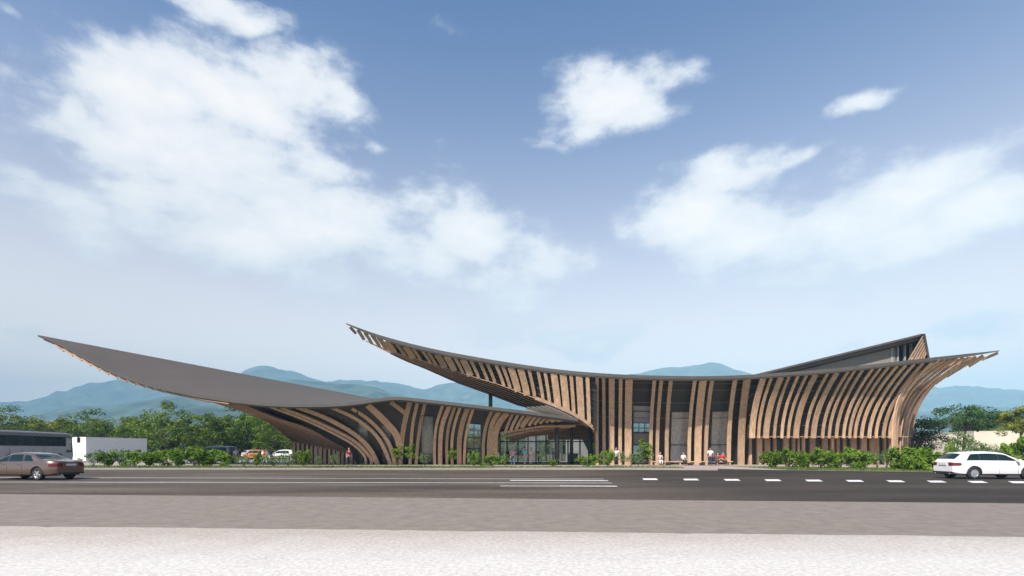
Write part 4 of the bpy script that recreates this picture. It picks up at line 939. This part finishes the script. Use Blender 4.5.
def person(px,d,label,shirt,trous,hair=0,pose='stand',rz=0,h=1.7,group=None,ground=.1,seat=.5,X=None):
    r=root('person',((px-512)/F*d,d,ground),label,'person',group,rz,world=False); s=h/1.7
    # local: faces -y at rz=0
    V=lambda *a: Vector(a)*s
    if pose=='sit':
        hip=seat-ground; pel=V(0,0,hip/s+.09); kn=[V(sx*.11,-.45,hip/s+.07) for sx in(-1,1)]; an=[V(sx*.11,-.42,.08) for sx in(-1,1)]; chest=V(0,-.03,hip/s+.42); neck=V(0,-.05,hip/s+.60)
        hands=[V(sx*.14,-.36,hip/s+.17) for sx in(-1,1)]; elb=[V(sx*.25,-.08,hip/s+.28) for sx in(-1,1)]
    else:
        st={'stand':.0,'walk':.22}.get(pose,0)
        pel=V(0,0,.92); kn=[V(sx*.1,-.04+sx*st*-.6,.5) for sx in(-1,1)]; an=[V(sx*.1,sx*-st+.02,.08) for sx in(-1,1)]; chest=V(0,-.01,1.25); neck=V(0,-.01,1.44)
        elb=[V(sx*.26,.04,1.13) for sx in(-1,1)]; hands=[V(sx*.27,-.08+sx*st*.5,.86) for sx in(-1,1)]
        if pose=='raise': elb=[V(sx*.3,-.1,1.25) for sx in(-1,1)]; hands=[V(sx*.22,-.3,1.4) for sx in(-1,1)]
    sh=[neck+V(sx*.18,0,-.06) for sx in(-1,1)]; hp=[pel+V(sx*.1,0,-.04) for sx in(-1,1)]
    hd=neck+V(0,-.02,.17)
    vs=[pel,lerp(pel,chest,.5),chest,neck,neck+V(0,-.01,.07)];rd=[.12,.115,.125,.06,.05];ed=[(0,1),(1,2),(2,3),(3,4)]
    for k in(0,1):
        i=len(vs); sx=-1 if k==0 else 1
        vs+=[hp[k],kn[k],an[k],an[k]+V(0,-.13,-.045)]; rd+=[.085,.055,.038,.035]; ed+=[(0,i),(i,i+1),(i+1,i+2),(i+2,i+3)]
        i=len(vs); vs+=[sh[k],elb[k],hands[k]]; rd+=[.055,.038,.025]; ed+=[(2,i),(i,i+1),(i+1,i+2)]
        dirh=(hands[k]-elb[k]).normalized(); palm=hands[k]+dirh*.07*s; ip=len(vs); vs.append(palm); rd.append((.034,.018)); ed.append((i+2,ip))
        side=dirh.cross(Vector((sx,0,.01))).normalized()
        for f in range(4):
            j=len(vs); o_=side*(.028-.019*f)*s; ln=(.075,.085,.08,.06)[f]*s
            vs+=[palm+o_+dirh*.04*s,palm+o_+dirh*(.04*s+ln*.5)+Vector((-sx*.006,0,0)),palm+o_*.9+dirh*(.04*s+ln)+Vector((-sx*.02,0,0))]; rd+=[.009,.0085,.007]; ed+=[(ip,j),(j,j+1),(j+1,j+2)]
        j=len(vs); vs+=[hands[k]+side*.035*s+dirh*.03*s,hands[k]+side*.055*s+dirh*.075*s]; rd+=[.011,.008]; ed+=[(i+2,j),(j,j+1)]
    rd=[(q[0]*s,q[1]*s) if hasattr(q,'__len__') else q*s for q in rd]
    body=skin(vs,ed,rd,'body',SKIN,r)
    # head with face, joined to the body mesh
    bm=bmesh.new(); bm.from_mesh(body.data); bmesh.ops.create_uvsphere(bm,u_segments=14,v_segments=10,radius=1,matrix=Matrix.Translation(hd)@Matrix.Diagonal((.078*s,.095*s,.118*s,1)))
    bmesh.ops.create_cone(bm,segments=6,radius1=.018*s,radius2=.004*s,depth=.035*s,cap_ends=True,matrix=Matrix.Translation(hd+V(0,-.1,-.01))@Matrix.Rotation(R(90),4,'X'))
    for sx in(-1,1): bmesh.ops.create_uvsphere(bm,u_segments=6,v_segments=5,radius=.025*s,matrix=Matrix.Translation(hd+V(sx*.078,.01,-.01)))
    for f in bm.faces: f.smooth=True
    bm.to_mesh(body.data); bm.free()
    b=MB()
    for sx in(-1,1): b.tube([hd+V(sx*.03,-.086,.012),hd+V(sx*.03,-.094,.012)],.011*s,8)
    b.tube([hd+V(-.02,-.088,-.052),hd+V(.02,-.088,-.052)],.005*s,5); b.build('eyes_and_mouth',HAIR[0],body,off=(0,0,0))
    b=MB(); n=14
    rows=[]
    for j in range(7):
        ph=math.pi/2-j*.27; rows.append([hd+Vector((.086*s*math.cos(ph)*math.cos(2*math.pi*k/n), .014*s+.1*s*math.cos(ph)*math.sin(2*math.pi*k/n), .02*s+.112*s*math.sin(ph)+(.07*s*max(0,-math.sin(2*math.pi*k/n))*(j/6)))) for k in range(n)])
    b.grid(rows,0,True,True); b.build('hair',HAIR[hair],r)
    # clothes
    v=[pel+V(0,0,.02),lerp(pel,chest,.5),chest,neck+V(0,0,-.03)]; q=[.14,.135,.148,.075]; e=[(0,1),(1,2),(2,3)]
    for k in(0,1):
        i=len(v); v+=[sh[k],lerp(sh[k],elb[k],.95)]; q+=[.072,.055]; e+=[(2,i),(i,i+1)]
    skin(v,e,[z*s for z in q],'shirt',cloth(shirt),r)
    v=[pel+V(0,0,.03),pel+V(0,0,-.03)]; q=[.13,.12]; e=[(0,1)]
    for k in(0,1):
        i=len(v); v+=[hp[k]+V(0,0,-.02),kn[k],an[k]+V(0,0,.04)]; q+=[.1,.075,.06]; e+=[(1,i),(i,i+1),(i+1,i+2)]
    skin(v,e,[z*s for z in q],'trousers',cloth(trous),r)
    for k in(0,1):
        b=MB(); M=Matrix.Translation(an[k]); b.box((-.045*s,-.19*s,-.08*s),(.045*s,.07*s,-.01*s),0,M); b.build('shoe',HAIR[0],r)
    return r
WHT=(.75,.74,.72); BKC=(.02,.02,.025); NAVY=(.03,.05,.1)
person(512.8,50.6,'person in pink top and blue jeans outside the entrance',(.7,.3,.28),(.06,.13,.22),1,'walk',.2)
person(524.6,51.2,'person in light blue shirt and pale trousers outside the entrance',(.15,.48,.55),(.45,.42,.38),0,'walk',2.8,1.75)
person(531,51.4,'person in cream clothes beside the light blue shirt',(.66,.58,.47),(.6,.53,.43),1,'stand',.6)
person(539.5,54,'person in dark blue in the shade of the entrance',(.03,.1,.22),NAVY,0,'stand',.3)
person(507.5,57.3,'dark clothed person left of the pink top behind the glass line',BKC,BKC,0,'stand',.9)
person(553,60,'dark clothed person inside the hall by the thick column',BKC,BKC,0,'stand',1.2)
person(616.3,48.2,'man in white shirt and black trousers standing among the shrubs',WHT,BKC,0,'raise',0,1.72)
person(660,49.95,'person in white trousers with dark red collar sitting on left end of bench',(.55,.4,.38),WHT,1,'sit',0,1.7)
person(683.2,49.95,'person in white top and dark trousers sitting on bench before the curtain glass',WHT,BKC,0,'sit',.2,1.7)
pz=person(710.3,49.0,'person in white top and navy trousers standing at the bench with black bag',WHT,NAVY,0,'stand',2.9,1.72)
person(718,49.95,'person in dull maroon sitting behind the one in red',(.2,.05,.05),BKC,0,'sit',-.6,1.6)
person(722.6,49.95,'person in bright red top sitting on the right end of the bench',(.62,.03,.03),BKC,0,'sit',.3,1.72)
person(349,49,'person in white hat and dark red top walking past the timber posts',(.25,.02,.05),BKC,0,'walk',.5,1.7)
person(236,56,'person in white standing right of the parked van',WHT,(.5,.4,.3),1,'stand',.5)
person(239.5,57,'person in black walking right of the parked van',BKC,(.4,.28,.2),0,'walk',1.5)
person(260.5,62,'person in pink leaning toward the orange car',(.6,.35,.3),(.5,.4,.35),1,'walk',1.5)
person(266.8,52,'person in dark trousers walking right of the orange car',WHT,BKC,0,'walk',-1.)
person(271.5,58,'person in blue top by the parked cars',(.05,.15,.3),(.3,.3,.3),0,'stand',1)
b=MB(); x=(713.2-512)/F*49; b.box((x-.17,48.85,.5),(x+.17,49.05,.85)); b.tube([(x-.1,48.95,.85),(x-.06,48.95,1.0),(x+.06,48.95,1.0),(x+.1,48.95,.85)],.012,6)
tag(b.build('shoulder_bag',BLK),'black bag held by the standing person at the bench','bag')
for i,(px,lab) in enumerate(((668,'dark bag on the ground under the bench between two seated people'),(690,'dark bag on the ground under the bench right of the white top'),(702,'dark bag on the ground left of the standing person'))):
    x=(px-512)/F*49.6; b=MB(); b.box((x-.22,49.4,.12),(x+.22,49.7,.34)); b.tube([(x-.1,49.55,.34),(x,49.55,.44),(x+.1,49.55,.34)],.012,6); o=tag(b.build('bag',BLK),lab,'bag','bags under the bench')
for o in bpy.data.objects:
    if 'o_' in o: del o['o_']
